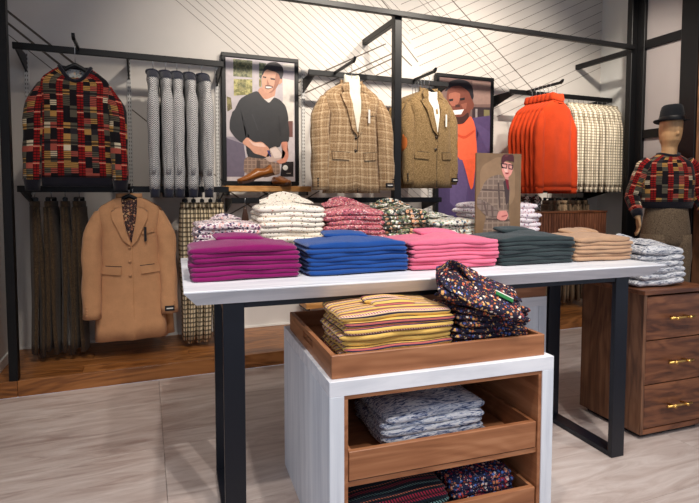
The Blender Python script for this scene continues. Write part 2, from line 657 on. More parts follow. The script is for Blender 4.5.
MAT['mann_skin'] = wood('pale_mannequin_wood', (186, 146, 104), (202, 162, 118), (212, 174, 132), 2, 0.5, 0.5, 0.3, 0.4)
MAT['hat'] = knit('black_felt', (20, 22, 27), 0.05)
MAT['hat_band'] = plain('black_ribbon', (18, 18, 22), 0.5)
MAT['neck_label'] = floral('printed_neck_lining', (190, 190, 186), [(60, 70, 80), (120, 130, 130), (210, 180, 150)], 60, 0.4)
MAT['lining'] = floral('dark_printed_scarf', (60, 40, 36), [(170, 110, 80), (110, 80, 70), (40, 30, 40), (190, 150, 110)], 60, 0.45)

# flat printed photographs: (ink colour, outline in metres on the sheet)
PRINT_SWEATER_MAN = [
 ((196, 186, 188), [(0.040,1.045),(0.611,1.045),(0.609,0.564),(0.608,0.540),(0.035,0.511)]),
 ((196, 186, 188), [(0.035,0.669),(0.608,0.706),(0.604,0.076),(0.035,0.069)]),
 ((222, 214, 204), [(0.514,1.031),(0.611,1.040),(0.608,0.540),(0.511,0.535)]),
 ((170, 160, 168), [(0.514,0.979),(0.611,0.976),(0.611,0.899),(0.513,0.909)]),
 ((78, 84, 58), [(0.098,1.034),(0.255,1.033),(0.251,0.893),(0.096,0.892)]),
 ((128, 124, 84), [(0.140,1.025),(0.197,1.008),(0.185,0.939),(0.134,0.923),(0.117,0.978)]),
 ((120, 116, 62), [(0.099,0.870),(0.253,0.879),(0.252,0.762),(0.194,0.747),(0.099,0.734)]),
 ((160, 150, 96), [(0.127,0.844),(0.195,0.855),(0.206,0.793),(0.149,0.772)]),
 ((60, 66, 56), [(0.310,1.024),(0.371,1.021),(0.341,0.952),(0.325,0.888),(0.309,0.904)]),
 ((120, 110, 60), [(0.309,0.892),(0.328,0.888),(0.329,0.825),(0.308,0.821)]),
 ((96, 84, 50), [(0.041,0.725),(0.075,0.716),(0.085,0.626),(0.045,0.602)]),
 ((106, 96, 112), [(0.035,0.393),(0.173,0.355),(0.191,0.230),(0.177,0.071),(0.035,0.069)]),
 ((150, 140, 150), [(0.041,0.399),(0.107,0.396),(0.177,0.352),(0.177,0.340),(0.040,0.385)]),
 ((112, 72, 66), [(0.550,0.551),(0.598,0.553),(0.597,0.416),(0.556,0.414)]),
 ((40, 34, 36), [(0.501,0.203),(0.602,0.205),(0.601,0.076),(0.484,0.075)]),
 ((120, 96, 84), [(0.179,0.240),(0.351,0.229),(0.405,0.205),(0.482,0.187),(0.484,0.084),(0.171,0.086)]),
 ((94, 74, 64), [(0.283,0.210),(0.313,0.207),(0.312,0.085),(0.276,0.084)]),
 ((46, 45, 47), [(0.067,0.512),(0.078,0.558),(0.108,0.628),(0.148,0.710),(0.206,0.750),(0.296,0.791),(0.345,0.729),(0.389,0.689),(0.434,0.746),(0.488,0.727),(0.536,0.677),(0.555,0.608),(0.562,0.538)]),
 ((46, 45, 47), [(0.093,0.629),(0.062,0.525),(0.061,0.453),(0.107,0.389),(0.162,0.345),(0.228,0.401),(0.193,0.456),(0.197,0.234),(0.362,0.221),(0.394,0.318),(0.483,0.325),(0.496,0.364),(0.562,0.369),(0.569,0.461),(0.540,0.656)]),
 ((34, 33, 36), [(0.167,0.531),(0.196,0.456),(0.192,0.326),(0.209,0.235),(0.223,0.235),(0.208,0.445),(0.185,0.546)]),
 ((56, 55, 58), [(0.242,0.594),(0.254,0.594),(0.301,0.464),(0.292,0.460)]),
 ((38, 37, 40), [(0.470,0.592),(0.479,0.592),(0.496,0.427),(0.481,0.411)]),
 ((38, 37, 40), [(0.224,0.312),(0.345,0.337),(0.383,0.323),(0.345,0.322),(0.239,0.295)]),
 ((206, 150, 124), [(0.320,0.822),(0.336,0.817),(0.357,0.784),(0.416,0.782),(0.455,0.832),(0.442,0.753),(0.392,0.691),(0.345,0.726),(0.296,0.788)]),
 ((226, 214, 206), [(0.343,0.728),(0.368,0.722),(0.416,0.742),(0.435,0.754),(0.435,0.745),(0.392,0.691)]),
 ((214, 160, 132), [(0.341,0.935),(0.353,0.956),(0.377,0.975),(0.418,0.964),(0.454,0.955),(0.480,0.939),(0.487,0.901),(0.499,0.896),(0.495,0.867),(0.471,0.853),(0.446,0.811),(0.416,0.780),(0.381,0.774),(0.357,0.781),(0.336,0.814),(0.330,0.860),(0.332,0.900)]),
 ((168, 112, 88), [(0.456,0.951),(0.482,0.936),(0.489,0.901),(0.474,0.854),(0.448,0.811),(0.416,0.780),(0.383,0.774),(0.423,0.803),(0.438,0.845),(0.444,0.898)]),
 ((206, 150, 122), [(0.487,0.901),(0.508,0.905),(0.506,0.874),(0.481,0.853)]),
 ((120, 74, 60), [(0.360,0.837),(0.384,0.846),(0.423,0.837),(0.431,0.826),(0.390,0.805),(0.357,0.811)]),
 ((244, 238, 230), [(0.362,0.828),(0.384,0.831),(0.414,0.829),(0.417,0.824),(0.388,0.815),(0.365,0.818)]),
 ((60, 42, 36), [(0.341,0.913),(0.370,0.909),(0.368,0.897),(0.344,0.900)]),
 ((60, 42, 36), [(0.403,0.905),(0.446,0.901),(0.441,0.887),(0.408,0.889)]),
 ((178, 120, 96), [(0.377,0.892),(0.389,0.864),(0.398,0.849),(0.372,0.845)]),
 ((42, 34, 38), [(0.333,0.929),(0.342,0.964),(0.357,0.990),(0.377,1.017),(0.407,1.034),(0.457,1.041),(0.492,1.023),(0.516,0.993),(0.518,0.947),(0.504,0.900),(0.487,0.903),(0.480,0.939),(0.454,0.955),(0.418,0.961),(0.377,0.973),(0.354,0.951),(0.340,0.918)]),
 ((214, 156, 130), [(0.159,0.351),(0.203,0.403),(0.262,0.358),(0.330,0.366),(0.390,0.313),(0.411,0.258),(0.399,0.225),(0.321,0.253),(0.261,0.266),(0.224,0.309)]),
 ((236, 196, 178), [(0.210,0.386),(0.262,0.351),(0.330,0.357),(0.368,0.324),(0.314,0.323),(0.254,0.331)]),
 ((198, 172, 160), [(0.387,0.309),(0.452,0.335),(0.533,0.237),(0.399,0.191),(0.347,0.229),(0.408,0.255)]),
 ((228, 208, 198), [(0.393,0.303),(0.449,0.326),(0.520,0.243),(0.436,0.229)]),
 ((80, 70, 120), [(0.369,0.293),(0.384,0.296),(0.408,0.246),(0.399,0.237)]),
 ((208, 140, 116), [(0.493,0.369),(0.552,0.376),(0.546,0.308),(0.561,0.255),(0.539,0.201),(0.482,0.181),(0.443,0.205),(0.514,0.234),(0.533,0.277),(0.499,0.314)]),
 ((236, 232, 224), [(0.552,0.152),(0.549,0.141),(0.541,0.132),(0.529,0.129),(0.517,0.132),(0.508,0.140),(0.505,0.151),(0.509,0.163),(0.517,0.171),(0.529,0.175),(0.541,0.172),(0.549,0.163)]),
 ((170, 160, 150), [(0.536,0.106),(0.576,0.107),(0.576,0.100),(0.536,0.100)]),
]
PRINT_CAP_MAN = [
 ((118, 92, 86), [(0.035,1.445),(0.630,1.445),(0.630,0.990),(0.035,0.960)]),
 ((150, 122, 112), [(0.411,1.432),(0.630,1.429),(0.630,1.221),(0.429,1.207)]),
 ((58, 46, 50), [(0.415,1.180),(0.630,1.189),(0.630,0.972),(0.418,0.962)]),
 ((128, 120, 84), [(0.553,1.162),(0.622,1.163),(0.624,1.024),(0.555,1.021)]),
 ((150, 140, 138), [(0.451,1.165),(0.476,1.166),(0.479,1.017),(0.453,1.016)]),
 ((86, 70, 110), [(0.035,1.008),(0.630,1.110),(0.630,0.035),(0.035,0.035)]),
 ((72, 58, 96), [(0.035,0.508),(0.203,0.511),(0.291,0.035),(0.035,0.035)]),
 ((98, 82, 124), [(0.161,0.747),(0.280,0.734),(0.374,0.410),(0.330,0.100),(0.167,0.239)]),
 ((232, 96, 62), [(0.189,0.983),(0.430,1.036),(0.464,0.962),(0.476,0.739),(0.440,0.393),(0.408,0.359),(0.343,0.564),(0.256,0.777)]),
 ((236, 104, 70), [(0.196,1.003),(0.313,1.014),(0.395,1.097),(0.440,1.033),(0.454,0.954),(0.474,0.805),(0.480,0.682),(0.287,0.650),(0.229,0.710),(0.197,0.951)]),
 ((206, 76, 48), [(0.205,0.926),(0.325,0.884),(0.446,0.963),(0.450,0.938),(0.330,0.856),(0.206,0.900)]),
 ((74, 60, 98), [(0.453,1.016),(0.518,0.966),(0.578,0.942),(0.531,0.928),(0.480,0.956),(0.477,0.841),(0.464,0.858)]),
 ((94, 78, 120), [(0.453,1.034),(0.517,1.005),(0.626,0.944),(0.630,0.901),(0.630,0.740),(0.603,0.747),(0.519,0.895),(0.471,0.964)]),
 ((120, 66, 52), [(0.131,1.333),(0.186,1.367),(0.277,1.377),(0.371,1.329),(0.407,1.253),(0.438,1.208),(0.424,1.162),(0.394,1.149),(0.377,1.082),(0.313,1.012),(0.241,1.002),(0.200,1.052),(0.174,1.136),(0.133,1.202),(0.116,1.256)]),
 ((164, 100, 80), [(0.140,1.291),(0.217,1.314),(0.278,1.301),(0.259,1.214),(0.218,1.177),(0.174,1.174),(0.145,1.223)]),
 ((150, 90, 72), [(0.280,1.198),(0.352,1.220),(0.342,1.158),(0.311,1.151)]),
 ((64, 36, 32), [(0.174,1.126),(0.195,1.086),(0.230,1.071),(0.302,1.078),(0.368,1.130),(0.379,1.079),(0.315,1.011),(0.241,1.000),(0.196,1.041)]),
 ((70, 40, 34), [(0.218,1.190),(0.269,1.197),(0.272,1.170),(0.215,1.163)]),
 ((246, 240, 234), [(0.191,1.134),(0.317,1.152),(0.285,1.101),(0.207,1.093)]),
 ((30, 22, 22), [(0.143,1.237),(0.193,1.249),(0.191,1.227),(0.151,1.217)]),
 ((30, 22, 22), [(0.264,1.254),(0.326,1.267),(0.322,1.242),(0.273,1.234)]),
 ((34, 28, 34), [(0.100,1.306),(0.115,1.375),(0.165,1.416),(0.256,1.442),(0.359,1.430),(0.416,1.372),(0.430,1.277),(0.410,1.246),(0.375,1.326),(0.277,1.377),(0.186,1.367),(0.136,1.332)]),
]
PRINT_GLASSES_MAN = [
 ((128, 100, 72), [(0.004,0.546),(0.276,0.546),(0.273,0.094),(0.004,0.091)]),
 ((146, 116, 86), [(0.022,0.475),(0.143,0.540),(0.243,0.479),(0.247,0.288),(0.124,0.225),(0.025,0.330)]),
 ((112, 92, 80), [(0.151,0.438),(0.182,0.410),(0.201,0.404),(0.213,0.362),(0.212,0.298),(0.194,0.256),(0.214,0.203),(0.224,0.095),(0.038,0.100),(0.057,0.184),(0.063,0.220),(0.008,0.258),(0.004,0.299),(0.022,0.341),(0.054,0.398),(0.096,0.427)]),
 ((88, 70, 62), [(0.133,0.393),(0.143,0.393),(0.155,0.256),(0.143,0.256)]),
 ((88, 70, 62), [(0.036,0.359),(0.202,0.351),(0.204,0.343),(0.036,0.349)]),
 ((88, 70, 62), [(0.063,0.199),(0.212,0.192),(0.214,0.183),(0.063,0.190)]),
 ((70, 54, 52), [(0.167,0.404),(0.201,0.402),(0.211,0.360),(0.205,0.288),(0.190,0.267),(0.181,0.330)]),
 ((136, 116, 104), [(0.004,0.299),(0.043,0.301),(0.146,0.243),(0.132,0.193),(0.063,0.215),(0.008,0.258)]),
 ((98, 78, 70), [(0.043,0.289),(0.054,0.289),(0.075,0.217),(0.063,0.217)]),
 ((98, 78, 70), [(0.092,0.269),(0.101,0.265),(0.109,0.202),(0.100,0.204)]),
 ((206, 138, 126), [(0.164,0.446),(0.201,0.428),(0.203,0.409),(0.182,0.408)]),
 ((120, 30, 44), [(0.180,0.413),(0.202,0.407),(0.207,0.352),(0.196,0.357)]),
 ((226, 150, 136), [(0.156,0.493),(0.174,0.507),(0.223,0.496),(0.231,0.468),(0.218,0.436),(0.195,0.419),(0.174,0.425),(0.158,0.457)]),
 ((244, 186, 170), [(0.169,0.473),(0.193,0.478),(0.196,0.447),(0.182,0.441)]),
 ((150, 60, 60), [(0.179,0.448),(0.204,0.447),(0.199,0.438),(0.182,0.440)]),
 ((40, 24, 28), [(0.151,0.500),(0.193,0.495),(0.191,0.468),(0.157,0.471)]),
 ((40, 24, 28), [(0.199,0.493),(0.231,0.490),(0.227,0.463),(0.200,0.466)]),
 ((214, 150, 138), [(0.158,0.492),(0.187,0.490),(0.185,0.474),(0.164,0.477)]),
 ((214, 150, 138), [(0.204,0.487),(0.224,0.485),(0.222,0.469),(0.205,0.471)]),
 ((78, 34, 40), [(0.153,0.507),(0.155,0.530),(0.170,0.545),(0.179,0.546),(0.192,0.546),(0.202,0.546),(0.214,0.546),(0.227,0.546),(0.234,0.532),(0.235,0.503),(0.225,0.510),(0.208,0.508),(0.193,0.514),(0.175,0.507),(0.162,0.490)]),
 ((120, 62, 60), [(0.172,0.535),(0.182,0.541),(0.200,0.541),(0.192,0.535)]),
 ((216, 140, 128), [(0.140,0.239),(0.192,0.241),(0.204,0.213),(0.188,0.186),(0.155,0.186),(0.128,0.197)]),
 ((170, 90, 86), [(0.159,0.212),(0.196,0.218),(0.196,0.211),(0.161,0.203)]),
]

# ================================================================== the setting
WALL_Y = 4.39
LEFT_X = -0.90
RIGHT_X = 4.755
PLAT_Y = 3.645
PLAT_Z = 0.10
CEIL = 3.6

# floor: sub-base with planks laid on it
floor = boxobj('floor', (-2.6, 6.4, -2.2, PLAT_Y + 0.02, -0.06, -0.012), MAT['floor'], bev=0)
tag(floor, kind='structure')
random.seed(4)
pl_w, pl_l = 0.60, 1.22
ys = [-2.15 + pl_w * k for k in range(10)] + [PLAT_Y]
xs = [-2.6] + [0.06 - 2 * pl_l + pl_l * k for k in range(8)] + [6.4]
for ya, yb in zip(ys[:-1], ys[1:]):
    if yb > PLAT_Y:
        yb = PLAT_Y
    if yb - ya < 0.01:
        continue
    for xa, xb in zip(xs[:-1], xs[1:]):
        if xb - xa < 0.01:
            continue
        w, d = (xb - xa) / 2 - 0.0007, (yb - ya) / 2 - 0.0007
        boxobj('plank', (-w, w, -d, d, -0.012, 0.0), MAT['floor'], floor, 0.0008, loc=((xa + xb) / 2, (ya + yb) / 2, 0))

# back wall and its printed fine lines and wider dark lines
wall_back = tag(boxobj('wall_back', (LEFT_X - 0.1, RIGHT_X + 0.1, WALL_Y, WALL_Y + 0.12, 0, CEIL), MAT['wall'], bev=0), kind='structure')
wall_left = tag(boxobj('wall_left', (LEFT_X - 0.12, LEFT_X, 2.2, WALL_Y, 0, CEIL), MAT['wall'], bev=0), kind='structure')
wall_right = tag(boxobj('wall_right', (RIGHT_X, RIGHT_X + 0.12, 1.2, WALL_Y, 0, CEIL), MAT['wall_white'], bev=0), kind='structure')
ceiling = tag(boxobj('ceiling', (-2.6, 6.4, -2.2, WALL_Y + 0.12, CEIL, CEIL + 0.1), MAT['ceiling'], bev=0), kind='structure')
tag(boxobj('baseboard_left', (LEFT_X, LEFT_X + 0.012, 2.2, WALL_Y, PLAT_Z, PLAT_Z + 0.07), MAT['trim'], bev=0.002), kind='structure')
tag(boxobj('baseboard_back', (LEFT_X + 0.012, RIGHT_X, WALL_Y - 0.012, WALL_Y, PLAT_Z, PLAT_Z + 0.02), MAT['trim'], bev=0.002), kind='structure')


def line_strip(mb, p, q, w):
    (x0, z0), (x1, z1) = p, q
    d = Vector((x1 - x0, z1 - z0)).normalized()
    n = Vector((-d.y, d.x)) * w / 2
    yy = WALL_Y - 0.0012
    v = [(x0 + n.x, yy, z0 + n.y), (x1 + n.x, yy, z1 + n.y), (x1 - n.x, yy, z1 - n.y), (x0 - n.x, yy, z0 - n.y)]
    v += [(a, WALL_Y + 0.0005, c) for a, b, c in v]
    mb.add(v, [(0, 1, 2, 3), (0, 4, 5, 1), (1, 5, 6, 2), (2, 6, 7, 3), (3, 7, 4, 0)])


fine, bold = MB(), MB()
# family falling to the right
for k in range(26):
    x0 = 0.257 + 0.0755 * k
    zt = 2.788 + 0.0101 * k
    t0 = (zt - 3.58) / 0.766
    ln = 2.1 if k < 9 else max(0.35, 2.2 - x0 + 0.2 * math.sin(k * 2.1))
    line_strip(fine, (max(x0 + t0, LEFT_X + 0.01), zt - 0.766 * (max(x0 + t0, LEFT_X + 0.01) - x0)), (x0 + ln, zt - 0.766 * ln), 0.0032)
# family rising to the right
for k in range(17):
    z0 = 3.02 - 0.092 * k
    xs = 2.257 + 0.028 * k if k < 9 else 2.257 + 0.11 * (k - 6)
    xe = RIGHT_X - 0.005
    sl = 0.51 - 0.004 * k
    zs = z0 + (xs - 2.257) * sl
    ze = z0 + (xe - 2.257) * sl
    if ze > 3.58:
        xe = xs + (3.58 - zs) / sl
        ze = 3.58
    if xe > xs + 0.1:
        line_strip(fine, (xs, zs), (xe, ze), 0.0042)
for a, b in (((2.445, 3.084), (3.454, 2.297)), ((2.509, 3.093), (3.542, 2.303)), ((2.608, 3.106), (3.645, 2.31))):
    d = ((b[0] - a[0]), (b[1] - a[1]))
    line_strip(fine, (a[0] - d[0] * 0.55, a[1] - d[1] * 0.55), b, 0.0036)
line_strip(bold, (2.30, 3.533), (3.84, 2.324), 0.009)
# wider dark strips crossing at the left and centre
for p, q, w in (((-0.895, 2.56), (-0.2, 2.00), 0.016), ((-0.895, 2.475), (-0.25, 1.945), 0.016), ((-0.895, 2.395), (-0.45, 2.03), 0.006),
                ((1.18, 2.18), (2.10, 2.64), 0.011), ((1.25, 2.10), (2.20, 2.575), 0.011), ((1.60, 2.225), (2.247, 2.553), 0.011), ((1.68, 2.18), (2.25, 2.47), 0.009),
                ((2.256, 2.692), (2.439, 2.506), 0.008), ((2.257, 2.554), (2.374, 2.462), 0.008), ((2.0, 3.08), (2.256, 2.85), 0.008),
                ((-0.1, 1.92), (0.6, 1.36), 0.008), ((0.62, 1.30), (1.3, 0.80), 0.012), ((0.9, 1.30), (1.5, 0.85), 0.010), ((1.0, 1.02), (1.45, 1.28), 0.010),
                ((0.60, 1.05), (1.0, 1.27), 0.010)):
    line_strip(bold, p, q, w)
tag(fine.build('fine_line_print', MAT['line'], wall_back), 'thin dark lines printed across the greige wall')
tag(bold.build('bold_line_strips', MAT['line_bold'], wall_back), 'wider dark lines across the greige wall')

# raised platform along the back wall
platform = boxobj('trim_1', (LEFT_X, RIGHT_X, PLAT_Y + 0.02, WALL_Y, 0, PLAT_Z - 0.012), MAT['platform_wood'], bev=0)
tag(platform, 'raised walnut plinth running along the back wall', kind='structure')
for i, (xa, xb) in enumerate(((LEFT_X, -0.755), (-0.755, 1.1), (1.1, 2.95), (2.95, RIGHT_X))):
    w = xb - xa
    boxobj('front_board', (-w / 2 + 0.001, w / 2 - 0.001, 0, 0.02, 0, PLAT_Z), MAT['platform_wood'], platform, 0.0015, loc=((xa + xb) / 2, PLAT_Y, 0))
for r in range(5):
    ya = PLAT_Y + 0.02 + r * (WALL_Y - PLAT_Y - 0.02) / 5
    yb = PLAT_Y + 0.02 + (r + 1) * (WALL_Y - PLAT_Y - 0.02) / 5
    xs = [LEFT_X] + [LEFT_X + 0.5 + (r * 0.67) % 1.3 + 1.7 * k for k in range(3)] + [RIGHT_X]
    for xa, xb in zip(xs[:-1], xs[1:]):
        w = xb - xa
        boxobj('deck_board', (-w / 2 + 0.0006, w / 2 - 0.0006, -(yb - ya) / 2 + 0.0006, (yb - ya) / 2 - 0.0006, PLAT_Z - 0.012, PLAT_Z), MAT['platform_wood'], platform, 0.0006,
               loc=((xa + xb) / 2, (ya + yb) / 2, 0))

# dark glazed screen at the right
scr = empty('window_1', (4.45, 3.35, 0))
tag(scr, 'black framed screen with frosted panes', kind='structure')
boxobj('frame_post', (-0.04, 0.04, 0.225, 0.325, 0, CEIL), MAT['black'], scr, 0.003)
boxobj('frame_post', (-0.04, 0.04, -0.285, -0.135, 0, CEIL), MAT['black'], scr, 0.003)
for z0, z1 in ((2.62, 2.70), (1.78, 1.86), (0.0, 0.12), (3.45, CEIL)):
    boxobj('crossbar', (-0.03, 0.03, -0.135, 0.225, z0, z1), MAT['black'], scr, 0.002)
for z0, z1 in ((0.12, 1.78), (1.86, 2.62), (2.70, 3.45)):
    boxobj('pane', (-0.006, 0.006, -0.135, 0.225, z0, z1), MAT['pane'], scr, 0.0)
boxobj('wood_panel', (-0.02, 0.02, -1.6, -0.287, 0, CEIL), MAT['panel_wood'], scr, 0.002)

# ceiling spotlights
AIMS = ['camel coat', 'sweater man poster', 'plaid blazer', 'tweed blazers', 'orange turtlenecks', 'check shirts', 'magenta sweaters', 'pink sweaters', 'walnut chest', 'wooden tray', 'bare floor before the plinth', 'mannequin']
for i, (loc, tgt, w, cone, colr) in enumerate(SPOTS):
    spot('spotlight', loc, tgt, w, cone, 0.8, colr, 0.05)
    e = empty('ceiling_spotlight', (loc[0], loc[1], CEIL), 0, 'white cylindrical ceiling spotlight aimed at the ' + AIMS[i], 'spotlight', 'ceiling spotlights')
    d = (Vector(tgt) - Vector(loc)).normalized()
    p0 = Vector((0, 0, loc[2] - CEIL))
    hb = MB()
    hb.tube([p0 - d * 0.14, p0 - d * 0.02], 0.045, 16)
    hb.build('lamp_head', MAT['trim'], e, True)
    sb = MB()
    sb.tube([p0 - d * 0.10, (0, 0, -0.001)], 0.01, 8)
    sb.build('stem', MAT['trim'], e, True)

# wall standards: slotted steel strips fixed to the wall
def standard(x, z0, z1):
    s = boxobj('wall_standard', (-0.016, 0.016, -0.014, 0, z0, z1), MAT['standard'], bev=0.002, loc=(x, WALL_Y, 0))
    sl = MB()
    z = z0 + 0.03
    while z < z1 - 0.03:
        for dx in (-0.007, 0.007):
            sl.box(dx - 0.0022, dx + 0.0022, -0.0148, -0.0135, z, z + 0.014)
        z += 0.03
    o = sl.build('slots', MAT['slot'], s)
    o['kind'] = 'stuff'
    return s


for x, z0, z1, lab in ((-0.783, 0.12, 2.29, 'white slotted wall strip behind the patchwork sweater, near the corner'),
                       (-0.10, 0.12, 2.33, 'white slotted wall strip between patchwork sweater and herringbone sweaters'),
                       (0.565, 0.12, 2.33, 'white slotted wall strip beside the sweater man poster, next to herringbone sweaters'),
                       (1.30, 0.12, 2.33, 'white slotted wall strip between sweater man poster and plaid blazer'),
                       (2.575, 0.12, 2.33, 'white slotted wall strip between tweed blazers and capped man poster'),
                       (3.30, 0.12, 2.33, 'white slotted wall strip between capped man poster and orange sweaters')):
    tag(standard(x, z0, z1), lab, 'wall strip', 'slotted wall strips')

# posts and header beam of the black frame
PZ = 2.64
for x, lab, w in ((-0.775, 'black square post at the plinth edge beside the left wall', 0.05), (1.855, 'black square post between plaid blazer and tweed blazers', 0.062),
                  (4.375, 'black square post beside the glazed screen and check shirts', 0.07)):
    h = 3.58 if x > 4 or x < 0 else PZ + 0.02
    tag(boxobj('frame_post', (-w / 2, w / 2, -0.03, 0.03, PLAT_Z, h), MAT['black'], bev=0.003, loc=(x, PLAT_Y + 0.035, 0)), lab, 'post', 'black frame posts')
hb = boxobj('header_beam', (-0.745, 4.338, -0.02, 0.02, PZ - 0.022, PZ + 0.018), MAT['black'], bev=0.003, loc=(0, PLAT_Y + 0.035 - 0.052, 0))
tag(hb, 'long black header beam running above the clothes rails', 'beam')
for x, lab in ((1.885, 'black stub beam from the wall to the post between the blazers'), (4.405, 'black stub beam from the wall to the post by the glazed screen')):
    o = boxobj('stub_beam', (-0.022, 0.022, PLAT_Y + 0.067, WALL_Y - 0.001, PZ - 0.035, PZ + 0.015), MAT['black'], bev=0.003, loc=(x, 0, 0))
    tag(o, lab, 'beam', 'black stub beams')


# clothes rails
RAIL_Y = 4.05
def rail(x0, x1, z, lab, brackets, group='black clothes rails'):
    r = empty('clothes_rail', ((x0 + x1) / 2, RAIL_Y, z), 0, lab, 'rail', group)
    hw = (x1 - x0) / 2
    boxobj('bar', (-hw, hw, -0.012, 0.012, -0.022, 0.022), MAT['black'], r, 0.003)
    for bx in brackets:
        dx = bx - (x0 + x1) / 2
        m = MB()
        # tapering bracket arm back to the strip
        m.loft([[(dx - 0.006, 0.010, -0.02), (dx + 0.006, 0.010, -0.02), (dx + 0.006, 0.010, 0.018), (dx - 0.006, 0.010, 0.018)],
                [(dx - 0.006, WALL_Y - RAIL_Y - 0.014, -0.10), (dx + 0.006, WALL_Y - RAIL_Y - 0.014, -0.10), (dx + 0.006, WALL_Y - RAIL_Y - 0.014, 0.018), (dx - 0.006, WALL_Y - RAIL_Y - 0.014, 0.018)]])
        m.build('bracket', MAT['black'], r)
    return r


rail_sweater = rail(-0.80, 0.575, 2.235, 'upper black rail holding patchwork and herringbone sweaters', (-0.783, -0.10, 0.565))
rail_coat = rail(-0.80, 0.60, 1.285, 'lower black rail holding dark trousers and camel coat', (-0.783, -0.10, 0.565))
rail_blazer = rail(1.245, 2.56, 2.235, 'upper black rail holding the plaid and tweed blazers', (1.30, 2.555))
rail_orange = rail(3.245, 4.55, 2.225, 'upper black rail holding orange turtlenecks and check shirts', (3.30, 4.53))
rail(0.62, 2.5, 1.20, 'lower black rail under the oak shoe shelf', (0.625, 2.49))
rail(3.1, 4.55, 1.285, 'lower black rail holding the black and white tops', (3.30, 4.53))


def faceout(x, z, y_end, owner):
    f = empty('display_arm', (x - owner.location.x, 0, z - owner.location.z))
    f.parent = owner
    L = RAIL_Y - y_end
    boxobj('arm', (-0.009, 0.009, -L, -0.013, 0.0, 0.022), MAT['black'], f, 0.002)
    m = MB()
    m.loft([[(-0.010, -L, -0.002), (0.010, -L, -0.002), (0.010, -L, 0.024), (-0.010, -L, 0.024)],
            [(-0.010, -L - 0.025, 0.012), (0.010, -L - 0.025, 0.012), (0.010, -L - 0.034, 0.036), (-0.010, -L - 0.034, 0.036)]])
    m.build('stop', MAT['black'], f)
    return f


faceout(-0.41, 2.243, 3.80, rail_sweater)
faceout(1.47, 2.235, 3.63, rail_blazer)
faceout(2.205, 2.235, 3.70, rail_blazer)
faceout(3.44, 2.225, 3.61, rail_orange)
faceout(-0.105, 1.285, 3.86, rail_coat)

# ================================================================== posters
def smooth_poly(pts, it=1):
    for _ in range(it):
        out = []
        n = len(pts)
        for i in range(n):
            (x0, y0), (x1, y1) = pts[i], pts[(i + 1) % n]
            out += [(x0 * 0.84 + x1 * 0.16, y0 * 0.84 + y1 * 0.16), (x0 * 0.16 + x1 * 0.84, y0 * 0.16 + y1 * 0.84)]
        pts = out
    return pts


INK = {}
# printed areas that carry a pattern in the photographs: leaves behind the window, woven cloth
LEAFY = {(78, 84, 58): (150, 148, 104), (128, 124, 84): (70, 78, 50), (120, 116, 62): (196, 186, 120), (160, 150, 96): (96, 98, 56), (60, 66, 56): (130, 134, 96), (120, 110, 60): (180, 168, 110), (96, 84, 50): (150, 140, 90)}
WOVEN = {(112, 92, 80): (150, 128, 110), (136, 116, 104): (98, 80, 70), (134, 114, 100): (104, 86, 74), (120, 96, 84): (166, 138, 118)}


def ink(c):
    if c not in INK:
        k = NM('printed_ink', 0.42, 0.4)
        u, v, uv, ob = k.uv()
        if c in LEAFY:
            n = k.noise(ob, 45.0, 3, 0.7)
            col = k.ramp(n, [(0.42, srgb(*c)), (0.58, srgb(*LEAFY[c]))])
        elif c in WOVEN:
            sp = k.node('ShaderNodeSeparateXYZ')
            k.put(sp.inputs[0], ob)
            a = k.lt(k.frac(sp.outputs[0], 0.034), 0.22)
            b = k.lt(k.frac(sp.outputs[2], 0.034), 0.22)
            n = k.noise(ob, 160.0, 2)
            m = k.math('MULTIPLY', k.math('MAXIMUM', a, b), 0.7)
            col = k.mix(k.math('MULTIPLY_ADD', n, 0.3, m), srgb(*c), srgb(*WOVEN[c]))
        else:
            n = k.noise(ob, 26.0, 3, 0.6)
            q = srgb(*c)
            col = k.mix(n, tuple(x * 0.78 for x in q[:3]) + (1,), tuple(min(1, x * 1.2) for x in q[:3]) + (1,))
        INK[c] = k.done(col)
    return INK[c]


def print_sheet(name, shapes, parent, y0):
    """flat coloured shapes of one printed photograph, each a hair above the last"""
    mats = []
    mb = MB()
    for k, (c, pts) in enumerate(shapes):
        m = ink(c)
        if m not in mats:
            mats.append(m)
        p = pts if len(pts) <= 5 else smooth_poly(pts, 2)
        bm = bmesh.new()
        vs = [bm.verts.new((x, y0 - 0.00014 * (k + 1), z)) for x, z in p]
        try:
            f = bm.faces.new(vs)
        except ValueError:
            bm.free()
            continue
        bmesh.ops.triangulate(bm, faces=[f])
        bm.verts.index_update()
        mb.add([v.co.copy() for v in bm.verts], [[v.index for v in q.verts] for q in bm.faces], None, mats.index(m))
        bm.free()
    me = mb.mesh(name, mats)
    # make every sheet face the shop
    bm = bmesh.new()
    bm.from_mesh(me)
    for f in bm.faces:
        if f.normal.y > 0:
            f.normal_flip()
    bm.to_mesh(me)
    bm.free()
    return link(name, me, parent)


def poster(loc, w, h, shapes, lab, ground):
    e = empty('framed_poster', loc, 0, lab, 'poster', 'black framed posters')
    b = 0.034
    d = 0.045
    m = MB()
    boxobj('frame_rail', (0, w, -d, 0, 0, b), MAT['black'], e, 0.003)
    boxobj('frame_rail', (0, w, -d, 0, h - b, h), MAT['black'], e, 0.003)
    boxobj('frame_stile', (0, b, -d, 0, b, h - b), MAT['black'], e, 0.003)
    boxobj('frame_stile', (w - b, w, -d, 0, b, h - b), MAT['black'], e, 0.003)
    boxobj('backing', (b, w - b, -d + 0.012, 0, b, h - b), ink(ground), e, 0)
    print_sheet('print', shapes, e, -d + 0.012)
    return e


